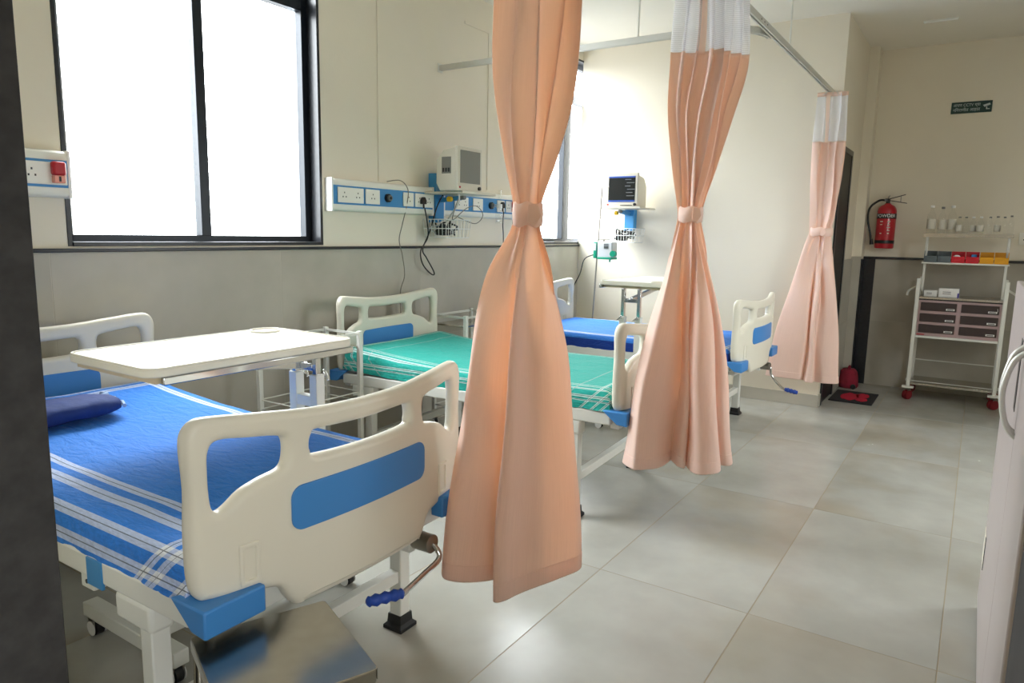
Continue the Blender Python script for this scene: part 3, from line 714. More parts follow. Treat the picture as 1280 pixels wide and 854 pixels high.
# ------------------------------------------------------------------ white wire-railed bedside racks
def rack(x0, x1, y0, y1, zt, label):
    r = tag(empty('bedside_rack', ((x0+x1)/2, (y0+y1)/2, 0)), label, 'rack', 'white bedside racks')
    hx, hy = (x1-x0)/2, (y1-y0)/2
    for sx in (-1, 1):
        for sy in (-1, 1):
            BX('post', (sx*hx-.0125, sx*hx+.0125, sy*hy-.0125, sy*hy+.0125, .06, zt), 'white_metal', r, bevel=0.003)
            caster(r, sx*hx, sy*hy, .064)
    for z in (.36, .72):
        BX('shelf', (-hx+.004, hx-.004, -hy+.004, hy-.004, z-.012, z), 'white_metal' if z < .5 else 'steel', r, bevel=0.002)
    for z in (.15, .415, .465, zt-.02, zt-.045 if False else zt-.012):
        for sy in (-1, 1): TB('rail_wire', [(-hx, sy*hy, z), (hx, sy*hy, z)], .0035, 'white_metal', r, n=6)
        for sx in (-1, 1): TB('rail_wire', [(sx*hx, -hy, z), (sx*hx, hy, z)], .0035, 'white_metal', r, n=6)
    return r
rack(2.275, 2.722, 2.765, 3.03, .80, 'white metal bedside rack between the blue and the green bed')
rack(3.735, 4.155, 2.81, 3.08, .79, 'white metal bedside rack just beyond the green bed')

# ------------------------------------------------------------------ curtain track and curtains
YRL, ZRL, XBR = 1.06, 2.42, 3.93
rail = tag(empty('curtain_track', (0, 0, 0)), 'aluminium ceiling-hung curtain track with a branch to the window wall', 'track')
def trackbar(name, pts):
    b = nb(); pts = [Vector(p) for p in pts]; prev = None
    rings = []
    for i, p in enumerate(pts):
        d = (pts[min(i+1, len(pts)-1)]-pts[max(i-1, 0)]).normalized(); s = Vector((0,0,1)).cross(d).normalized()
        rings.append([b.verts.new(p+s*a+Vector((0,0,c))) for a, c in ((-.013, 0), (-.004, 0), (-.004, .010), (.004, .010), (.004, 0), (.013, 0), (.013, .034), (-.013, .034))])
    for A, B_ in zip(rings[:-1], rings[1:]):
        for k in range(8): b.faces.new((A[k], A[(k+1)%8], B_[(k+1)%8], B_[k]))
    b.faces.new(rings[0][::-1]); b.faces.new(rings[-1]); o = obj(name, b, 'rail', rail); return o
trackbar('main_track', [(XN+.005, YRL, ZRL), (XE-.003, YRL, ZRL)])
arc = [(XBR+.26-.26*math.cos(a*PI/20), YRL+.028+.26-.26*math.sin(a*PI/20), ZRL) for a in range(0, 11)]
trackbar('branch_track', [(XBR, YW-.003, ZRL), (XBR, 2.0, ZRL)]+arc)
for x, y in ((XBR, 1.75), (XBR, 2.6), (2.2, YRL), (4.55, YRL)): TB('hanger_rod', [(x, y, ZRL+.032), (x, y, ZC-.001)], .005, 'white_metal', rail, n=8)
for k in range(3): BX('track_screw', (3.86+.06*k, 3.868+.06*k, YRL-.0145, YRL-.0125, ZRL+.014, ZRL+.022), 'dark', rail)
BX('wall_flange', (XBR-.025, XBR+.025, YW-.004, YW-.0005, ZRL-.012, ZRL+.046), 'white_metal', rail)

def smooth_keys(keys, z):
    for a, b in zip(keys[:-1], keys[1:]):
        if a[0] >= z >= b[0]:
            t = (a[0]-z)/(a[0]-b[0]); t = t*t*(3-2*t) if len(a) > 9 else t
            return [p+(q-p)*t for p, q in zip(a[1:], b[1:])]
    return list(keys[0][1:]) if z > keys[0][0] else list(keys[-1][1:])
def curtain(cx, cy, az, keys, ztie, znet, zhem, seed, nfine, coarse, label, tier):
    """keys: (z, half width, half depth, sideways shift); u runs across the line of sight az, v towards the viewer"""
    rnd = random.Random(seed)
    C = tag(empty('curtain', (cx, cy, 0)), label, 'curtain', 'peach cubicle curtains tied in the middle')
    ux, uy = math.sin(az), -math.cos(az); vx, vy = -math.cos(az), -math.sin(az)
    ph = [rnd.uniform(0, 6.28) for _ in range(6)]
    dense = []
    kk = crom([Vector((k[0], k[1], k[2])) for k in keys], 10); ks = crom([Vector((k[0], k[3], 0)) for k in keys], 10)
    dense = [(a.x, max(a.y, .02), max(a.z, .006), b_.y) for a, b_ in zip(kk, ks)]
    _c = crom([Vector((p[1], p[2])) for p in coarse], 40)
    _len = [0.0]
    for p, q in zip(_c[:-1], _c[1:]): _len.append(_len[-1]+(Vector((q.x, q.y*.6))-Vector((p.x, p.y*.6))).length)
    LOWF = []; k = 0
    for i in range(201):
        d = _len[-1]*i/200
        while k < len(_c)-2 and _len[k+1] < d: k += 1
        f_ = (d-_len[k])/max(_len[k+1]-_len[k], 1e-9); LOWF.append(_c[k].lerp(_c[k+1], min(max(f_, 0), 1)))
    def point(t, z):
        hw, dp, sh = smooth_keys(dense, z)
        low = min(max((ztie-z)/.45, 0), 1); low = low*low*(3-2*low)
        e = 2*t-1
        f = math.sin(2*PI*(nfine*t+.12*math.sin(7*t+ph[0]))+ph[1])
        a1 = .5+.5*math.sin(5.1*t+ph[2])
        q_ = min(int(t*200), 199); k_ = t*200-q_
        cu_ = LOWF[q_].x+(LOWF[q_+1].x-LOWF[q_].x)*k_; cv = LOWF[q_].y+(LOWF[q_+1].y-LOWF[q_].y)*k_
        near = max(0, 1-abs(z-ztie)/.12)
        top = 1-low
        v = dp*((cv+.03*f*(.4+.6*a1))*low + (.30*f*(.45+.55*a1)+.5*math.cos(PI*e*.5)-.25+.35*math.sin(9*t+ph[4]))*top)
        u = hw*(e*(1-low)+cu_*low) + sh + .12*hw*top*math.cos(2*PI*nfine*t+ph[3])
        u += .006*math.sin(z*9+t*11+ph[5]); v += .006*math.sin(z*7+t*17+ph[5])
        return cx+ux*u+vx*v-cx, cy+uy*u+vy*v-cy
    def sheet(name, z0, z1, nz, nt, material, hem=False):
        b = nb(); uvl = b.loops.layers.uv.new('UVMap'); g = []
        for j in range(nz+1):
            z = z0+(z1-z0)*j/nz
            row = []
            for i in range(nt+1):
                t = i/nt; x, y = point(t, z)
                dz_ = 0.0
                if hem and j > nz*.6: dz_ = .010*math.sin(5*t+ph[4])*(j/nz-.6)/.4
                row.append(b.verts.new((x, y, z+dz_)))
            g.append(row)
        for j in range(nz):
            for i in range(nt):
                f = b.faces.new((g[j][i], g[j][i+1], g[j+1][i+1], g[j+1][i]))
                for lp, (ii, jj) in zip(f.loops, ((i, j), (i+1, j), (i+1, j+1), (i, j+1))): lp[uvl].uv = (ii/nt*2.0, z0+(z1-z0)*jj/nz)
        o = obj(name, b, material, C, smooth=180)
        md = o.modifiers.new('thickness', 'SOLIDIFY'); md.thickness = 0.0015
        return o
    sheet('cloth', znet, zhem, 90, 190, 'curtain', True)
    b = nb(); uvl = b.loops.layers.uv.new('UVMap'); g = []
    for j, z in enumerate((zhem+.052, zhem+.050, zhem+.004)):
        row = []
        for i in range(191):
            t = i/190; x, y = point(t, z); x2, y2 = point(min(t+.004, 1), z); x1, y1 = point(max(t-.004, 0), z)
            nx_, ny_ = -(y2-y1), x2-x1; l_ = math.hypot(nx_, ny_) or 1; o_ = (.0004, .0026, .0026)[j]; sg_ = 1 if nx_*vx+ny_*vy > 0 else -1
            row.append(b.verts.new((x+sg_*nx_/l_*o_, y+sg_*ny_/l_*o_, z+.010*math.sin(5*t+ph[4])*.95)))
        g.append(row)
    for j in range(2):
        for i in range(190):
            f = b.faces.new((g[j][i], g[j][i+1], g[j+1][i+1], g[j+1][i]))
            for lp, ii in zip(f.loops, (i, i+1, i+1, i)): lp[uvl].uv = (ii/190*2.0, .3)
    obj('hem', b, 'curtain', C, smooth=35)
    n = sheet('mesh_header', ZRL-.02, znet-.002, 10, 190, 'net'); n.modifiers.clear()
    sheet('header_tape', ZRL-.004, ZRL-.035, 2, 190, 'curtain')
    # vertical cloth seam strips up through the net
    def strip(t0, t1):
        b = nb(); g = []
        for j in range(9):
            z = ZRL-.02+(znet-.01-(ZRL-.02))*j/8; row = []
            for i in range(5):
                x, y = point(t0+(t1-t0)*i/4, z); row.append(b.verts.new((x+vx*.004, y+vy*.004, z)))
            g.append(row)
        for j in range(8):
            for i in range(4): b.faces.new((g[j][i], g[j][i+1], g[j+1][i+1], g[j+1][i]))
        obj('seam_strip', b, 'curtain', C, smooth=180)
    strip(.30, .36)
    # tie band round the waist
    hw, dp, sh = smooth_keys(dense, ztie)
    b = nb(); nn = 28; rows = []
    for k, (dz_, gr) in enumerate(((.032, .000), (.028, .006), (0.0, .008), (-.028, .006), (-.032, .000))):
        rows.append([b.verts.new((ux*(sh+(hw*1.02+gr)*math.cos(a*2*PI/nn))+vx*(dp*1.1+gr)*math.sin(a*2*PI/nn), uy*(sh+(hw*1.02+gr)*math.cos(a*2*PI/nn))+vy*(dp*1.1+gr)*math.sin(a*2*PI/nn), ztie+dz_+.004*math.sin(a))) for a in range(nn)])
    for A, B_ in zip(rows[:-1], rows[1:]):
        for k in range(nn): b.faces.new((A[k], A[(k+1)%nn], B_[(k+1)%nn], B_[k]))
    tb = obj('tie_band', b, 'curtain', C, smooth=180)
    b = nb(); q0 = Vector((ux*(sh+.006)+vx*(dp*1.1+.010), uy*(sh+.006)+vy*(dp*1.1+.010), ztie)); U = Vector((ux, uy, 0)); Vv = Vector((vx, vy, 0))
    P = [q0+U*a+Vector((0,0,c))+Vv*d for a, c, d in ((-.012, .026, 0), (.012, .03, .003), (.022, -.004, .006), (.004, -.03, .006), (-.016, -.02, .003))]
    vs = [b.verts.new(p) for p in P]; ws = [b.verts.new(p+Vv*.004) for p in P]; b.faces.new(vs[::-1]); b.faces.new(ws)
    for k in range(5): b.faces.new((vs[k], vs[(k+1)%5], ws[(k+1)%5], ws[k]))
    obj('tie_tab', b, 'curtain', tb)
    for k in range(6):
        x, y = point((k+.5)/6, ZRL-.02); TB('track_hook', [(x, y, ZRL-.03), (x*.9, y*.5, ZRL+.004)], .002, 'white_metal', C, n=5)
    return C
A1 = .72; A2 = .62; A3 = math.atan2(1.03, 5.86)
curtain(1.69, 1.06, A1, [(2.45, .125, .045, .02), (2.0, .108, .055, .022), (1.75, .098, .05, .012), (1.56, .070, .04, .004), (1.44, .042, .033, 0), (1.39, .035, .031, 0), (1.34, .042, .034, -.002), (1.21, .092, .055, -.012), (.99, .132, .075, -.022), (.75, .162, .090, -.028), (.32, .198, .115, -.038)],
        1.39, 2.06, .325, 3, 3.4, [(0, -.96, -.7), (1, -.92, -.1), (2, -.6, .12), (3, -.15, -.05), (4, .06, -.5), (5, .0, -.1), (6, -.24, .95), (7, -.30, 1.35), (8, -.16, 1.35), (8.5, .2, .95), (9, .70, .5), (10, 1.08, .12), (11, 1.12, -.3), (12, .8, -.75)],
        'peach curtain hanging nearest the camera beside the first bed', 1)
curtain(2.98, 1.05, A2, [(2.45, .135, .05, .05), (2.09, .146, .07, .052), (1.86, .130, .065, .025), (1.65, .092, .05, .014), (1.50, .056, .042, .004), (1.43, .044, .038, 0), (1.37, .052, .04, 0), (1.20, .100, .06, .010), (1.0, .150, .08, .010), (.68, .205, .10, .012), (.32, .252, .145, .012)],
        1.43, 2.095, .318, 11, 6.5, [(0, -.8, -.8), (1, -.99, -.45), (2, -.93, .05), (3, -.82, .25), (4, -.45, .15), (5, -.12, -.45), (6, -.02, -.65), (7, .02, -.1), (8, .10, .05), (9, .16, -.3), (10, .12, .45), (11, .18, .9), (12, .45, .85), (13, .62, .55), (14, .66, .0), (15, .80, .15), (16, .95, .0), (17, .98, -.4), (18, .6, -.7)],
        'peach curtain in the middle, with net showing above its cloth', 2)
curtain(5.86, 1.03, A3, [(2.45, .110, .035, .010), (2.06, .108, .04, .012), (1.75, .108, .04, .008), (1.52, .088, .038, .006), (1.44, .076, .036, 0), (1.39, .072, .035, 0), (1.34, .080, .035, -.005), (1.15, .128, .04, -.02), (.90, .180, .05, -.030), (.60, .225, .055, -.045), (.24, .275, .062, -.055)],
        1.39, 2.06, .235, 21, 4, [(0, -.85, -.7), (1, -1, -.2), (2, -.6, .35), (3, -.1, .5), (4, .05, -.3), (5, .12, .7), (6, .26, .75), (7, .32, -.35), (8, .55, .3), (9, .9, .2), (10, .98, -.3), (11, .7, -.6)],
        'small peach curtain at the far end of the track', 3)

# ------------------------------------------------------------------ bed-head panels
def socket_plate(p, x, n, wide=.075, z=0.0):
    s = empty('socket_plate', (x, 0, z)); s.parent = p
    BX('plate', (-wide/2, wide/2, -.066, -.058, -.044, .044), 'socket', s, bevel=0.003)
    for k in range(n):
        cx = (k-(n-1)/2)*wide/n*1.05
        for a, b_ in ((0, .014), (-.012, -.010), (.012, -.010)): BX('socket_hole', (cx+a-.003, cx+a+.003, -.0672, -.0655, b_-.004, b_+.004), 'dark', s)
    return s
def head_panel(x0, x1, plates, ports, label):
    zc, h = 1.5405, .0935
    p = tag(empty('bedhead_panel', ((x0+x1)/2, YW, zc)), label, 'panel', 'bed-head service panels on the window wall')
    hw = (x1-x0)/2
    for s in (-1, 1):
        b = nb(); prism(b, [(-.001, s*h), (-.030, s*h), (-.052, s*(h-.008)), (-.058, s*(h-.022)), (-.058, s*.054), (-.001, s*.054)], 'x', -hw+.012, hw-.012); obj('white_profile', b, 'panelwhite', p, bevel=0.002)
    BX('blue_strip', (-hw+.012, hw-.012, -.056, -.001, -.054, .054), 'panelblue', p)
    for s in (-1, 1): BX('end_cap', (min(s*hw, s*(hw-.014)), max(s*hw, s*(hw-.014)), -.060, -.001, -h-.002, h+.002), 'laminate', p, bevel=0.004)
    for x, n, wd in plates: socket_plate(p, x-(x0+x1)/2, n, wd)
    for x in ports:
        g = TB('gas_port', [(x-(x0+x1)/2, -.056, 0), (x-(x0+x1)/2, -.072, 0)], .026, 'black', p, n=20)
        TB('port_ring', [(x-(x0+x1)/2, -.072, 0), (x-(x0+x1)/2, -.086, 0)], .017, 'cap', g, n=18); TB('port_bore', [(x-(x0+x1)/2, -.086, 0), (x-(x0+x1)/2, -.0875, 0)], .010, 'black', g, n=14)
    return p
hp1 = head_panel(.72, 1.485, [(1.38, 2, .17), (1.10, 2, .14)], [.9], 'bed-head panel with a red plug, left of the big window')
hp2 = head_panel(2.884, 3.80, [(3.03, 2, .205), (3.21, 1, .12), (3.535, 1, .10), (3.69, 2, .18)], [3.345], 'bed-head panel directly right of the big window')
hp3 = head_panel(3.905, 4.85, [(4.10, 2, .16), (4.30, 1, .12), (4.60, 1, .10), (4.74, 2, .14)], [4.47], 'bed-head panel behind the beige monitor')
def plug(x, z, yb, kind, label):
    p = tag(empty('power_plug', (x, yb, z)), label, 'plug', 'plugs in the panels')
    if kind == 'red':
        BX('plug_body', (-.024, .024, -.030, 0, -.012, .042), 'red', p, bevel=0.008, seg=3); BX('plug_base', (-.021, .021, -.026, 0, -.042, -.012), 'pinkclear', p, bevel=0.003); BX('switch', (-.004, .004, -.0275, -.026, -.036, -.016), 'black', p)
    else:
        b = nb(); prism(b, [(-.022, -.018), (.022, -.018), (.022, .006), (.008, .028), (-.008, .028), (-.022, .006)], 'y', -.024, 0); obj('plug_body', b, 'black', p, bevel=0.004); TB('cord_grip', [(0, -.013, -.016), (0, -.015, -.045)], .006, 'black', p)
    return p
plug(1.425, 1.545, YW-.067, 'red', 'red adaptor plugged in left of the big window')
plug(4.765, 1.545, YW-.067, 'red', 'red adaptor plugged in beside the nearest curtain')
plug(3.665, 1.535, YW-.067, 'black', 'black three-pin plug under the monitor shelf cable')
plug(4.60, 1.545, YW-.067, 'black', 'black three-pin plug left of the small red adaptor')
def cable(pts, r, m, label, n=6): return tag(TB('cable', crom(pts, 6), r, m, None, n=n), label, 'cable', 'loose cables')
yc = YW-.09
cable([(3.665, yc, 1.49), (3.69, yc, 1.40), (3.72, yc+.02, 1.30), (3.66, yc+.03, 1.21), (3.68, yc+.03, 1.12), (3.77, yc+.03, 1.05), (3.80, yc+.03, 1.06), (3.72, yc+.03, 1.16), (3.68, yc+.03, 1.22), (3.74, yc+.02, 1.34), (3.79, yc, 1.50), (3.83, yc-.02, 1.585)], .0045, 'cable_black', 'black cable hanging in a loop from the panel')
cable([(3.38, YW-.02, 1.645), (3.45, yc+.02, 1.655), (3.50, yc, 1.60), (3.52, yc+.03, 1.50), (3.50, yc+.05, 1.38), (3.47, yc+.05, 1.28), (3.50, yc+.05, 1.18), (3.52, yc+.05, 1.05), (3.48, yc+.05, .95), (3.48, yc+.05, .80)], .003, 'cable_grey', 'thin grey cable dropping behind the green bed')
cable([(4.60, yc, 1.50), (4.62, yc+.02, 1.40), (4.66, yc+.04, 1.30), (4.66, yc+.04, 1.0), (4.62, yc+.04, .7)], .0045, 'cable_black', 'black cable falling beside the nearest curtain')

# ------------------------------------------------------------------ monitors on wall brackets
def bracket_shelf(label, loc, rz):
    """origin on the wall behind the shelf; the shelf reaches out in -y"""
    s = tag(empty('monitor_bracket', loc, rz), label, 'bracket', 'wall brackets with wire baskets')
    BX('shelf_plate', (-.15, .23, -.36, -.03, -.014, 0), 'beige', s, bevel=0.004); BX('shelf_lip', (-.15, .23, -.372, -.36, -.014, .006), 'beige', s, bevel=0.003)
    BX('back_plate', (-.045, .045, -.066, -.001, -.20, .13 if rz == 0 else .0), 'bluesteel', s, bevel=0.003)
    b = nb(); sq(b, (0, -.066, -.05), (0, -.24, -.035), .035, .03); obj('arm', b, 'bluesteel', s, bevel=0.003); b = nb(); tube(b, [(0, -.23, -.035), (0, -.28, -.033)], .014, 12); obj('clamp', b, 'cap', s, smooth=50)
    TB('yellow_knob', [(-.05, -.20, -.045), (-.075, -.20, -.045)], .018, 'yellow', s, n=14)
    bk = empty('wire_basket', (0, -.13, -.30)); bk.parent = s
    bw, bd, bh = .125, .09, .12; wires = nb()
    for z in (0, .06, .12):
        k = 1+.10*z/.12; P = [(-bw*k, -bd*k, z), (bw*k, -bd*k, z), (bw*k, bd*k, z), (-bw*k, bd*k, z), (-bw*k, -bd*k, z)]
        TB('hoop_wire', P, .0032, 'wire', bk, n=6)
    for i in range(11):
        x = -bw+2*bw*i/10
        TB('upright_wire', [(x*1.1, -bd*1.1, .12), (x, -bd, 0), (x, bd, 0), (x*1.1, bd*1.1, .12)], .0022, 'wire', bk, n=5)
    for i in range(1, 6):
        y = -bd+2*bd*i/6
        TB('upright_wire', [(-bw*1.1, y*1.1, .12), (-bw, y, 0), (bw, y, 0), (bw*1.1, y*1.1, .12)], .0022, 'wire', bk, n=5)
    return s
MB1 = (3.852, YW-.001, 1.600); MB2 = (XE-.001, 2.65, 1.575)
bracket_shelf('blue wall bracket with shelf and wire basket on the window wall', MB1, 0)
bracket_shelf('blue wall bracket with shelf and wire basket on the end wall', MB2, -PI/2)
def bundle(loc, rz, seed, label):
    rnd = random.Random(seed); b = tag(empty('cable_bundle', loc, rz), label, 'cables', 'cable bundles in the baskets')
    for k in range(9):
        pts = [(rnd.uniform(-.09, .09), rnd.uniform(-.06, .06), rnd.uniform(.012, .11)) for _ in range(6)]
        TB('cable_coil', crom(pts, 5), .0065 if k < 6 else .0045, 'cable_black' if k < 6 else 'cable_white', b, n=6)
    BX('cuff', (-.08, .02, -.04, .02, .01, .075), 'black', b, bevel=0.012)
    return b
bundle((3.83, YW-.131, 1.304), 0, 4, 'black cables coiled in the basket on the window wall')
bundle((XE-.131, 2.65, 1.279), -PI/2, 8, 'black and white cables coiled in the basket on the end wall')
# beige cabinet monitor, seen from its left
m1 = tag(empty('patient_monitor', (3.80, YW-.21, 1.601)), 'beige patient monitor with blank grey screen on the window wall', 'monitor')
b = nb(); prism(b, [(-.13, 0), (.0, 0), (.03, .05), (.03, .20), (-.03, .262), (-.13, .275)], 'x', -.13, .13); obj('case', b, 'beige', m1, bevel=0.010, seg=3)
BX('bezel', (-.135, .135, -.152, -.128, -.000, .282), 'beige', m1, bevel=0.008, seg=3); BX('screen', (-.108, .108, -.1545, -.151, .052, .258), 'screen_off', m1, bevel=0.003)
BX('side_module', (-.1325, -.129, -.095, -.02, .11, .215), 'screen_off', m1); 
for k in range(3): BX('module_socket', (-.1345, -.132, -.085+.022*k, -.072+.022*k, .12, .145), 'black', m1)
BX('indicator', (-.118, -.104, -.1545, -.151, .018, .030), 'red', m1); TB('dial', [(.095, -.152, .024), (.095, -.164, .024)], .012, 'black', m1)
# dark screen monitor on the end wall
m2 = tag(empty('patient_monitor', (XE-.20, 2.600, 1.576), -PI/2), 'patient monitor with dark screen and blue bars on the end wall', 'monitor')
b = nb(); prism(b, [(-.135, 0), (.06, 0), (.06, .18), (.0, .25), (-.135, .27)], 'x', -.135, .135); obj('case', b, 'beige', m2, bevel=0.01, seg=3)
BX('bezel', (-.148, .148, -.155, -.13, 0, .285), 'beige', m2, bevel=0.010, seg=3); b = nb(); prism(b, rrect(-.05, .05, .278, .293, .006), 'y', -.15, -.11); obj('carry_handle', b, 'beige', m2, bevel=0.004)
BX('screen', (-.122, .122, -.1575, -.154, .042, .255), 'screen_dark', m2)
BX('screen_bar', (-.122, .122, -.1585, -.157, .243, .255), 'screen_blue', m2); BX('screen_bar', (-.122, .122, -.1585, -.157, .042, .056), 'screen_blue', m2)
for k, (w_, x_) in enumerate(((.055, .03), (.07, .045), (.05, .03), (.075, .05), (.06, .04), (.07, .045))): BX('readout_line', (x_, x_+w_, -.1585, -.157, .225-.027*k, .230-.027*k), 'screen_text', m2)
BX('warning_light', (-.135, -.118, -.1575, -.154, .014, .026), 'red', m2); BX('button_row', (-.01, .10, -.1575, -.154, .010, .016), 'black', m2); TB('dial', [(.125, -.154, .020), (.125, -.168, .020)], .012, 'black', m2)
ws = tag(empty('wall_socket', (XE, 2.945, 1.73), -PI/2), 'small white wall socket left of the dark screen monitor', 'socket')
BX('plate', (-.045, .045, -.010, -.001, -.035, .035), 'socket', ws, bevel=0.003); BX('plug', (.0, .03, -.04, -.010, -.02, .0), 'socket', ws, bevel=0.004)
cable([(XE-.03, 2.93, 1.72), (XE-.12, 2.98, 1.70), (XE-.18, 3.00, 1.62), (XE-.17, 2.95, 1.50), (XE-.16, 2.86, 1.44), (XE-.12, 2.78, 1.40), (XE-.12, 2.72, 1.38)], .003, 'cable_white', 'thin pale cable from the wall socket to the basket on the end wall')
cable([(5.62, 2.76, 1.50), (5.66, 2.86, 1.42), (5.72, 2.98, 1.36), (5.80, 3.10, 1.33), (5.86, YW-.03, 1.30), (5.70, YW-.03, 1.275), (5.50, YW-.03, 1.27)], .003, 'cable_grey', 'thin grey cable running from the drip pole to the window ledge')
TBL = [(4.30, YW-.33, 1.60), (4.34, YW-.22, 1.56), (4.30, YW-.12, 1.47), (4.22, YW-.10, 1.42), (4.08, YW-.12, 1.45), (4.0, YW-.15, 1.46)]
cable([(3.70, YW-.34, 1.55), (3.76, YW-.25, 1.42), (3.95, YW-.22, 1.50), (4.10, YW-.20, 1.52), (4.20, YW-.18, 1.46), (4.12, YW-.17, 1.40), (3.95, YW-.15, 1.44)], .003, 'cable_grey', 'grey lead looped beside the basket on the window wall')
cable([(3.72, YW-.30, 1.66), (3.74, YW-.32, 1.55), (3.78, YW-.22, 1.45), (3.83, YW-.14, 1.41)], .006, 'cable_white', 'white tube falling from the beige monitor into the basket')
# clear flowmeter bottle on the third panel
fm = tag(empty('flowmeter', (4.47, YW-.088, 1.54)), 'clear oxygen flowmeter in the port behind the nearest curtain', 'flowmeter')
TB('stem', [(0, 0, 0), (0, -.045, 0)], .009, 'chrome', fm); TB('flow_tube', [(0, -.05, .015), (0, -.05, .115)], .012, 'bottle', fm, n=12); TB('humidifier_bottle', [(0, -.05, -.02), (0, -.05, -.13)], .030, 'bottle', fm, n=16); TB('bottle_cap', [(0, -.05, -.02), (0, -.05, .012)], .022, 'laminate', fm, n=16); TB('outlet', [(.0, -.05, -.11), (-.045, -.06, -.115)], .006, 'laminate', fm, n=8)

# ------------------------------------------------------------------ drip pole and infusion pump
iv = tag(empty('drip_pole', (5.56, 2.815, 0)), 'thin steel drip pole at the head of the farthest bed', 'pole')
TB('pole', [(0, 0, 0.09), (-.005, -.07, 1.74)], .007, 'dull_steel', iv, n=8)
TB('hook', crom([(-.005, -.07, 1.73), (.0, -.10, 1.745), (.0, -.125, 1.73), (.0, -.13, 1.75)], 5), .0035, 'dull_steel', iv, n=6)
for k in range(4):
    a = k*PI/2+PI/4; TB('base_leg', [(0, 0, .10), (.13*math.cos(a), .13*math.sin(a), .045), (.15*math.cos(a), .15*math.sin(a), .012)], .010, 'dull_steel', iv, n=8)
    TB('foot', [(.15*math.cos(a), .15*math.sin(a), .022), (.15*math.cos(a), .15*math.sin(a), 0)], .016, 'black_rubber', iv, n=10)
pu = tag(empty('infusion_pump', (5.535, 2.70, 1.145), -PI/2), 'grey and teal infusion pump clamped on the drip pole', 'pump')
BX('pump_body', (-.035, .105, -.055, .055, .0, .135), 'pumpgrey', pu, bevel=0.012, seg=3); BX('teal_side', (-.070, -.034, -.058, .058, -.006, .132), 'teal', pu, bevel=0.008, seg=3); BX('teal_foot', (-.034, .105, -.057, .057, -.014, .006), 'teal', pu, bevel=0.004)
BX('side_window', (-.064, -.042, -.0605, -.058, .06, .12), 'pumpgrey', pu); BX('keypad', (.03, .072, -.0575, -.055, .075, .12), 'screen_text', pu)
for k in range(3): BX('key', (.034+.013*k, .042+.013*k, -.0595, -.0575, .085, .095), 'dark', pu)
TB('dial_knob', [(.112, -.02, .035), (.112, -.058, .035)], .026, 'teal', pu, n=16); TB('drain_peg', [(.075, -.02, -.012), (.07, -.02, -.034)], .008, 'teal', pu); BX('handle_bar', (-.05, .05, -.008, .008, .150, .157), 'dull_steel', pu); BX('handle_post', (-.006, .006, -.006, .006, .13, .15), 'dull_steel', pu)
cable([(5.53, 2.75, 1.17), (5.50, 2.80, 1.16), (5.49, 2.86, 1.12), (5.50, 2.90, 1.0), (5.52, 2.97, .88), (5.53, 3.0, .74), (5.53, 3.0, .60)], .005, 'cable_black', 'black cable trailing from the infusion pump behind the farthest bed')

# ------------------------------------------------------------------ far wall: extinguisher, sign
ex = tag(empty('fire_extinguisher', (XF-.10, .735, 1.262)), 'red fire extinguisher hanging on the far wall', 'extinguisher')
R_ = .078
b = nb(); lathe(b, [(.060, 0), (.075, .004), (R_, .012), (R_, .33), (.072, .355), (.055, .378), (.028, .392), (.024, .40)], 28); obj('cylinder', b, 'extred', ex, smooth=50)
for z0, z1, m_ in ((.265, .310, 'black'), (.045, .075, 'black')):
    b = nb(); lathe(b, [(R_+.0008, z0), (R_+.0012, z0+.001), (R_+.0012, z1-.001), (R_+.0008, z1)], 28); obj('label_band', b, m_, ex, smooth=50)
def wrap_text(body, size, z, material, parent, name, yaw=PI):
    me = text_mesh(body, size, .0003)
    for v in me.vertices:
        a = yaw - v.co.x*-1/(R_+.002) ; a = yaw + v.co.x/(R_+.002); rr = R_+.002+v.co.z
        v.co = Vector((rr*math.cos(a), rr*math.sin(a), z+v.co.y))
    return link(name, me, material, parent)
wrap_text('POWDER', .040, .2885, 'white_text', ex, 'lettering')
for k, wd in enumerate((.05, .04, .06, .05, .03)):
    for s in (-.03, .03):
        if k in (2, 3) and s < 0: continue
        b = nb(); a0 = PI+(s-wd/4)/R_; vs0 = []
        for i in range(5):
            a = a0+(wd/2)/R_*i/4
            vs0.append((b.verts.new(((R_+.001)*math.cos(a), (R_+.001)*math.sin(a), .235-.026*k)), b.verts.new(((R_+.001)*math.cos(a), (R_+.001)*math.sin(a), .243-.026*k))))
        for p, q in zip(vs0[:-1], vs0[1:]): b.faces.new((p[0], q[0], q[1], p[1]))
        obj('printed_line', b, 'bottle_label', ex)
TB('neck', [(0, 0, .395), (0, 0, .44)], .017, 'black', ex, n=12); TB('pressure_gauge', [(-.016, .01, .43), (-.032, .012, .43)], .014, 'chrome', ex, n=14)
b = nb(); sq(b, (-.01, 0, .435), (-.01, -.135, .475), .016, .006); obj('lever', b, 'black', ex); b = nb(); sq(b, (-.01, -.01, .425), (-.01, -.15, .40), .016, .006); obj('carry_handle', b, 'black', ex)
TB('lever_pin', [(-.01, -.10, .462), (-.01, -.10, .412)], .004, 'dull_steel', ex, n=6)
TB('hose', crom([(-.01, .01, .425), (-.01, .07, .425), (-.015, .14, .36), (-.015, .147, .25), (-.015, .12, .14), (-.015, .108, .075)], 6), .0095, 'black', ex, n=10)
TB('nozzle', [(-.015, .107, .085), (-.015, .10, .035)], [.012, .017], 'black', ex, n=12); b = nb(); box(b, .0, .019, -.02, .02, .2, .45); TB('wall_hook', [(.092, 0, .47), (.03, 0, .46), (.0, 0, .445)], .006, 'dull_steel', ex); b.free()
sg = tag(empty('sign', (XF-.001, .187, 2.461), -PI/2), 'dark green CCTV notice high on the far wall', 'sign')
BX('board', (-.146, .146, -.006, 0, -.047, .047), 'signgreen', sg, bevel=0.002)
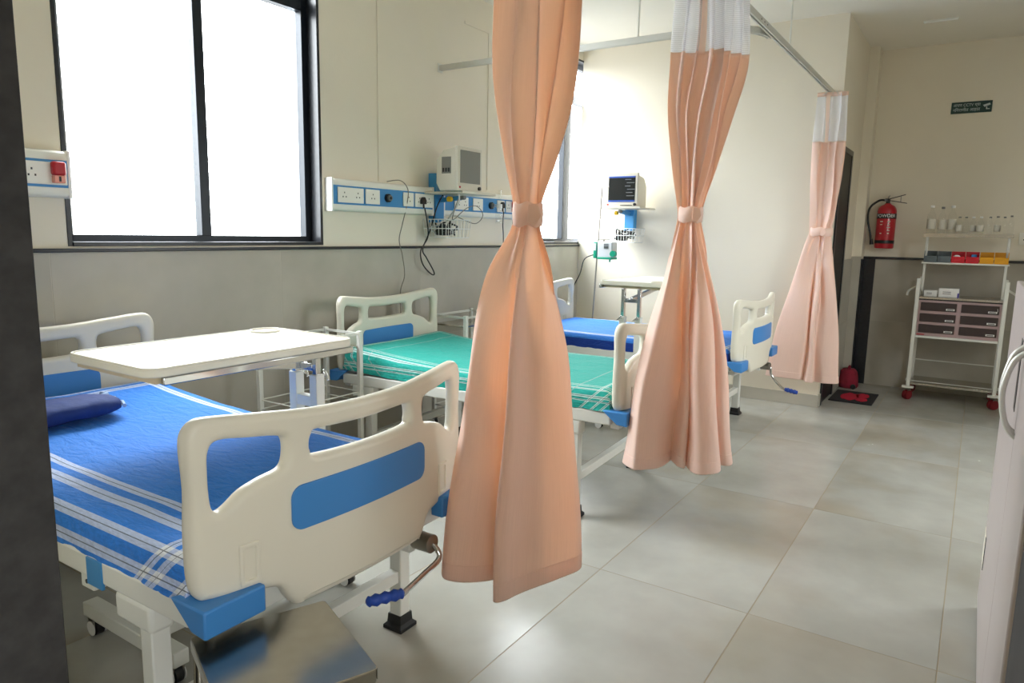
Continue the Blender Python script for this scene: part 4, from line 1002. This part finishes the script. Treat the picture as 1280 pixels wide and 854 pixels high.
for body, x_, z_ in (('आपण CCTV च्या', -.035, .019), ('निगराणीत आहात', -.035, -.020)):
    me = text_mesh(body, .033, .0004)
    xs_ = [v.co.x for v in me.vertices]; wd = max(xs_)-min(xs_); sc_ = .195/wd
    for v in me.vertices: v.co = Vector((v.co.x*sc_, -.0065-v.co.z, v.co.y))
    o = link('lettering', me, 'signtext', sg); o.location = (x_, 0, z_)
b = nb(); prism(b, [(.080, .012), (.128, .026), (.134, .012), (.092, -.004)], 'y', -.0075, -.006); prism(b, [(.104, -.004), (.112, -.004), (.112, -.018), (.130, -.018), (.130, -.024), (.104, -.024)], 'y', -.0075, -.006); obj('camera_symbol', b, 'signtext', sg)

# ------------------------------------------------------------------ medicine trolley with bottles, bins, boxes
TX, TY = 6.80, .103          # front face, centre
tr = tag(empty('medicine_trolley', (TX, TY, 0)), 'white trolley rack with dark drawers against the far wall', 'trolley')
TW, TD = .305, .36
for s in (-1, 1):
    for x_ in (0.0, TD):
        BX('post', (x_-.014, x_+.014, s*TW-.014, s*TW+.014, .115, 1.03), 'white_metal', tr, bevel=0.003)
        BX('corner_plate', (x_-.035, x_+.035, s*TW-.045, s*TW+.045, .100, .116), 'white_metal', tr, bevel=0.004)
        c = caster(tr, x_, s*TW, .102, r=.040, wheel='wheelred', hood='wheelred'); c.rotation_euler = (0, 0, 1.0 if s > 0 else .7)
    BX('upper_post', (TD*.5-.010, TD*.5+.010, s*(TW-.02)-.010, s*(TW-.02)+.010, .88, 1.39), 'white_metal', tr, bevel=0.003)
    b = nb(); sq(b, (0, s*TW, .93), (TD, s*TW, .93), .02); obj('side_bar', b, 'white_metal', tr)
    b = nb(); tube(b, crom([(TD*.2, s*(TW+.01), .96), (TD*.2, s*(TW+.07), .92), (TD*.2, s*(TW+.08), .88)], 4), .009, 8); obj('push_handle', b, 'white_metal', tr, smooth=50)
UX = TD*.5
BX('upper_shelf', (UX-.09, UX+.10, -TW-.005, TW+.005, 1.375, 1.395), 'steel', tr, bevel=0.002); BX('shelf_guard', (UX-.094, UX-.090, -TW-.005, TW+.005, 1.372, 1.400), 'steel', tr)
BX('bin_shelf', (UX-.09, UX+.02, -TW, TW, 1.150, 1.163), 'white_metal', tr, bevel=0.002)
BX('worktop', (-.012, TD+.012, -TW+.016, TW-.016, .862, .880), 'steel', tr, bevel=0.002); BX('worktop_shade_strip', (.004, TD, -TW+.016, TW-.016, .852, .862), 'black', tr)  # black strip stands in for the shade under the worktop
BX('drawer_case', (.006, TD-.02, -TW+.018, TW-.018, .555, .852), 'drawer_frame', tr)
for s in (-1, 1):
    for k in range(3):
        d = empty('drawer', (0, s*.144, .800-.092*k)); d.parent = tr
        BX('front', (-.006, .006, -.128, .128, -.034, .034), 'drawer', d, bevel=0.002); BX('label_holder', (-.010, -.006, -.115, -.055, -.024, -.010), 'laminate', d)
        BX('label_card', (-.0108, -.010, -.108, -.062, -.021, -.013), 'print', d)
BX('red_sticker', (-.0005, .006, .225, .280, .560, .568), 'red', tr)
TB('hanging_key', [(-.012, -.258, .815), (-.012, -.262, .79)], .004, 'chrome', tr, n=6)
BX('drawer_tray', (0, TD, -TW+.014, TW-.014, .535, .553), 'white_metal', tr, bevel=0.002)
TB('guard_wire', [(TD-.005, -TW, .30), (TD-.005, TW, .30)], .005, 'white_metal', tr, n=6); TB('guard_wire', [(0.0, -TW, .165), (0.0, TW, .165)], .003, 'white_metal', tr, n=6)
BX('bottom_shelf', (-.010, TD+.010, -TW+.015, TW-.015, .132, .150), 'steel', tr, bevel=0.002)
# stock bottles
def bottle(x, y, h, r, lab, cap, label):
    t = tag(empty('glass_bottle', (x, y, 1.3955)), label, 'bottle', 'glass bottles on the top shelf')
    b = nb(); lathe(b, [(r*.9, 0), (r, .004), (r, h*.62), (r*.8, h*.72), (r*.42, h*.80), (r*.40, h*.93)], 16); obj('glass_body', b, 'bottle', t, smooth=50)
    b = nb(); lathe(b, [(r*.46, h*.92), (r*.48, h*.925), (r*.48, h*.995), (r*.44, h)], 14); obj('stopper', b, cap, t, smooth=40)
    if lab:
        b = nb(); lathe(b, [(r+.0004, h*.18), (r+.001, h*.185), (r+.001, h*.52), (r+.0004, h*.525)], 16); obj('paper_label', b, 'bottle_label', t, smooth=50)
bx_ = TX+UX
ords = ['first', 'second', 'third', 'fourth', 'fifth', 'sixth', 'seventh', 'eighth', 'ninth', 'tenth', 'eleventh']
spec = [(.37, .235, .032, True), (.295, .225, .028, True), (.225, .235, .032, True), (.170, .145, .022, True), (.125, .145, .022, False), (.075, .145, .023, True), (.022, .145, .023, True), (-.04, .145, .019, False), (-.09, .15, .023, True), (-.135, .145, .020, False), (-.18, .155, .020, False)]
for k, (y, h, r, lab) in enumerate(spec):
    bottle(bx_-.02+.03*((k*7) % 3-1), y+.0, h, r, lab, 'laminate' if k in (0, 2, 5, 6) else 'cap', '%s glass bottle on the trolley top shelf, %s from the left' % ('tall' if h > .2 else 'small', ords[k]))
# open-front bins
def bin_(y, m_, label):
    t = tag(empty('storage_bin', (TX+UX-.035, y, 1.1635)), label, 'bin', 'small coloured bins on the trolley')
    w_ = .045
    b = nb(); prism(b, [(-.052, 0), (.05, 0), (.05, .092), (.046, .092), (.046, .004), (-.048, .004), (-.056, .052), (-.060, .052)], 'y', -w_+.002, w_-.002); obj('tray', b, m_, t)
    for s in (-1, 1):
        b = nb(); prism(b, [(-.052, 0), (.05, 0), (.05, .092), (-.02, .092), (-.060, .052)], 'y', s*w_-.002, s*w_+.002); obj('side_wall', b, m_, t)
    BX('label_slot', (-.0635, -.060, -.022, .022, .012, .030), m_, t)
    return t
cols = ['bingrey', 'bingrey', 'binred', 'binred', 'binyellow', 'binyellow']
labs = ['grey bin at the left end of the trolley bin row', 'grey bin beside the red bins', 'red bin holding a round white roll', 'red bin holding a blue packet', 'yellow bin beside the red bins', 'yellow bin at the right end of the trolley bin row']
for k in range(6): bin_(TY+.245-.0985*k, cols[k], labs[k])
b = nb(); tube(b, [(-.012, 0, 0), (.012, 0, 0)], .030, 18); o = tag(obj('tape_roll', b, 'laminate', None, smooth=50), 'round white tape roll standing in a red bin', 'tape'); o.location = (TX+UX-.045, TY+.245-.197+.012, 1.1985); o.rotation_euler = (0, 0, .3)
o = tag(BX('packet', (-.012, .012, -.018, .018, -.03, .03), 'panelblue', bevel=0.003), 'small blue packet in a red bin', 'packet'); o.location = (TX+UX-.02, TY+.245-.2955-.01, 1.205)
def carton(y, w_, h, d_, label, purple):
    t = tag(empty('carton', (TX+.10, y, .8805)), label, 'box')
    BX('box_body', (-d_/2, d_/2, -w_/2, w_/2, 0, h), 'card', t, bevel=0.001)
    for k in range(2): BX('printed_line', (-d_/2-.0006, -d_/2, -w_*.1, w_*.3, h*(.55-.2*k), h*(.63-.2*k)), 'print', t)
    if purple: BX('purple_side', (-d_/2+.001, d_/2-.001, -w_/2-.0008, -w_/2, .001, h-.001), 'purple', t); BX('purple_corner', (-d_/2-.0008, -d_/2, -w_/2, -w_/2+.012, .001, h*.5), 'purple', t)
carton(TY+.215, .095, .050, .06, 'low white carton at the left of the trolley worktop', False)
carton(TY+.085, .145, .072, .07, 'taller white carton with purple side on the trolley worktop', True)

# ------------------------------------------------------------------ door mat and red cloth bag by the black door
dm = tag(empty('door_mat', (6.56, .785, 0.0005), 0), 'black door mat with a red pattern before the black door', 'mat')
BX('mat_base', (-.24, .24, -.165, .165, 0, .010), 'mat_black', dm, bevel=0.003)
for cx_, cy_, rx_, ry_ in ((-.02, .03, .15, .07), (.06, -.06, .10, .05), (-.10, -.07, .07, .045)):
    b = nb(); prism(b, [(cx_+rx_*math.cos(a*PI/10)*(1+.12*math.sin(a*1.9)), cy_+ry_*math.sin(a*PI/10)) for a in range(20)], 'z', .010, .013); obj('red_motif', b, 'mat_red', dm)
bg_ = tag(empty('cloth_bag', (7.02, .90, 0)), 'crumpled dark red cloth bag on the floor by the black strip', 'bag')
b = nb(); rows = []
for j, (z, r) in enumerate(((0, .085), (.02, .100), (.06, .098), (.11, .088), (.15, .080), (.17, .060))):
    rows.append([b.verts.new((r*(1+.18*noise.noise(Vector((k*.9, j*.8, 3))))*math.cos(k*2*PI/20)*.9, r*(1+.18*noise.noise(Vector((k*.9, j*.8, 9))))*math.sin(k*2*PI/20)*.85, z)) for k in range(20)])
for A, B_ in zip(rows[:-1], rows[1:]):
    for k in range(20): b.faces.new((A[k], A[(k+1)%20], B_[(k+1)%20], B_[k]))
b.faces.new(rows[0][::-1]); b.faces.new(rows[-1]); obj('bag_body', b, 'bag', bg_, smooth=70)
TB('bag_handle', crom([(-.03, 0, .165), (-.05, .0, .185), (0, 0, .195), (.05, 0, .185), (.03, 0, .165)], 5), .008, 'bag', bg_, n=6)
TB('black_wheel', [(-.09, -.055, .022), (-.07, -.055, .022)], .022, 'black_rubber', bg_, n=14)

# ------------------------------------------------------------------ steel cupboard at the right
cb = tag(empty('steel_cupboard', (1.60, -.115, 0)), 'pale mauve-grey two-door steel cupboard along the right side', 'cupboard')
CWD, CH, CDp = 1.418, 1.215, .50
BX('carcass', (0, CWD, -CDp, -.020, .03, CH), 'cupboard', cb, bevel=0.004); BX('plinth', (.02, CWD-.02, -CDp+.02, -.03, 0, .03), 'dark', cb)
for x0_, x1_ in ((.006, .528), (.534, CWD-.003)): BX('door', (x0_, x1_, -.019, 0.0, .035, CH-.006), 'cupboard', cb, bevel=0.004)
for x_, z0_, z1_ in ((.512, .86, 1.075), (.556, .86, 1.085)):
    TB('handle', crom([(x_, -.002, z1_), (x_, .022, z1_-.03), (x_, .036, (z0_+z1_)/2), (x_, .022, z0_+.03), (x_, -.002, z0_)], 8), .007, 'rail', cb, n=10)
BX('name_plate', (.64, .70, 0, .0012, .90, 1.09), 'black', cb); BX('rating_plate', (CWD-.14, CWD-.03, 0, .002, .20, .32), 'bottle_label', cb); BX('plate_edge', (CWD-.15, CWD-.14, 0, .002, .20, .32), 'black', cb)
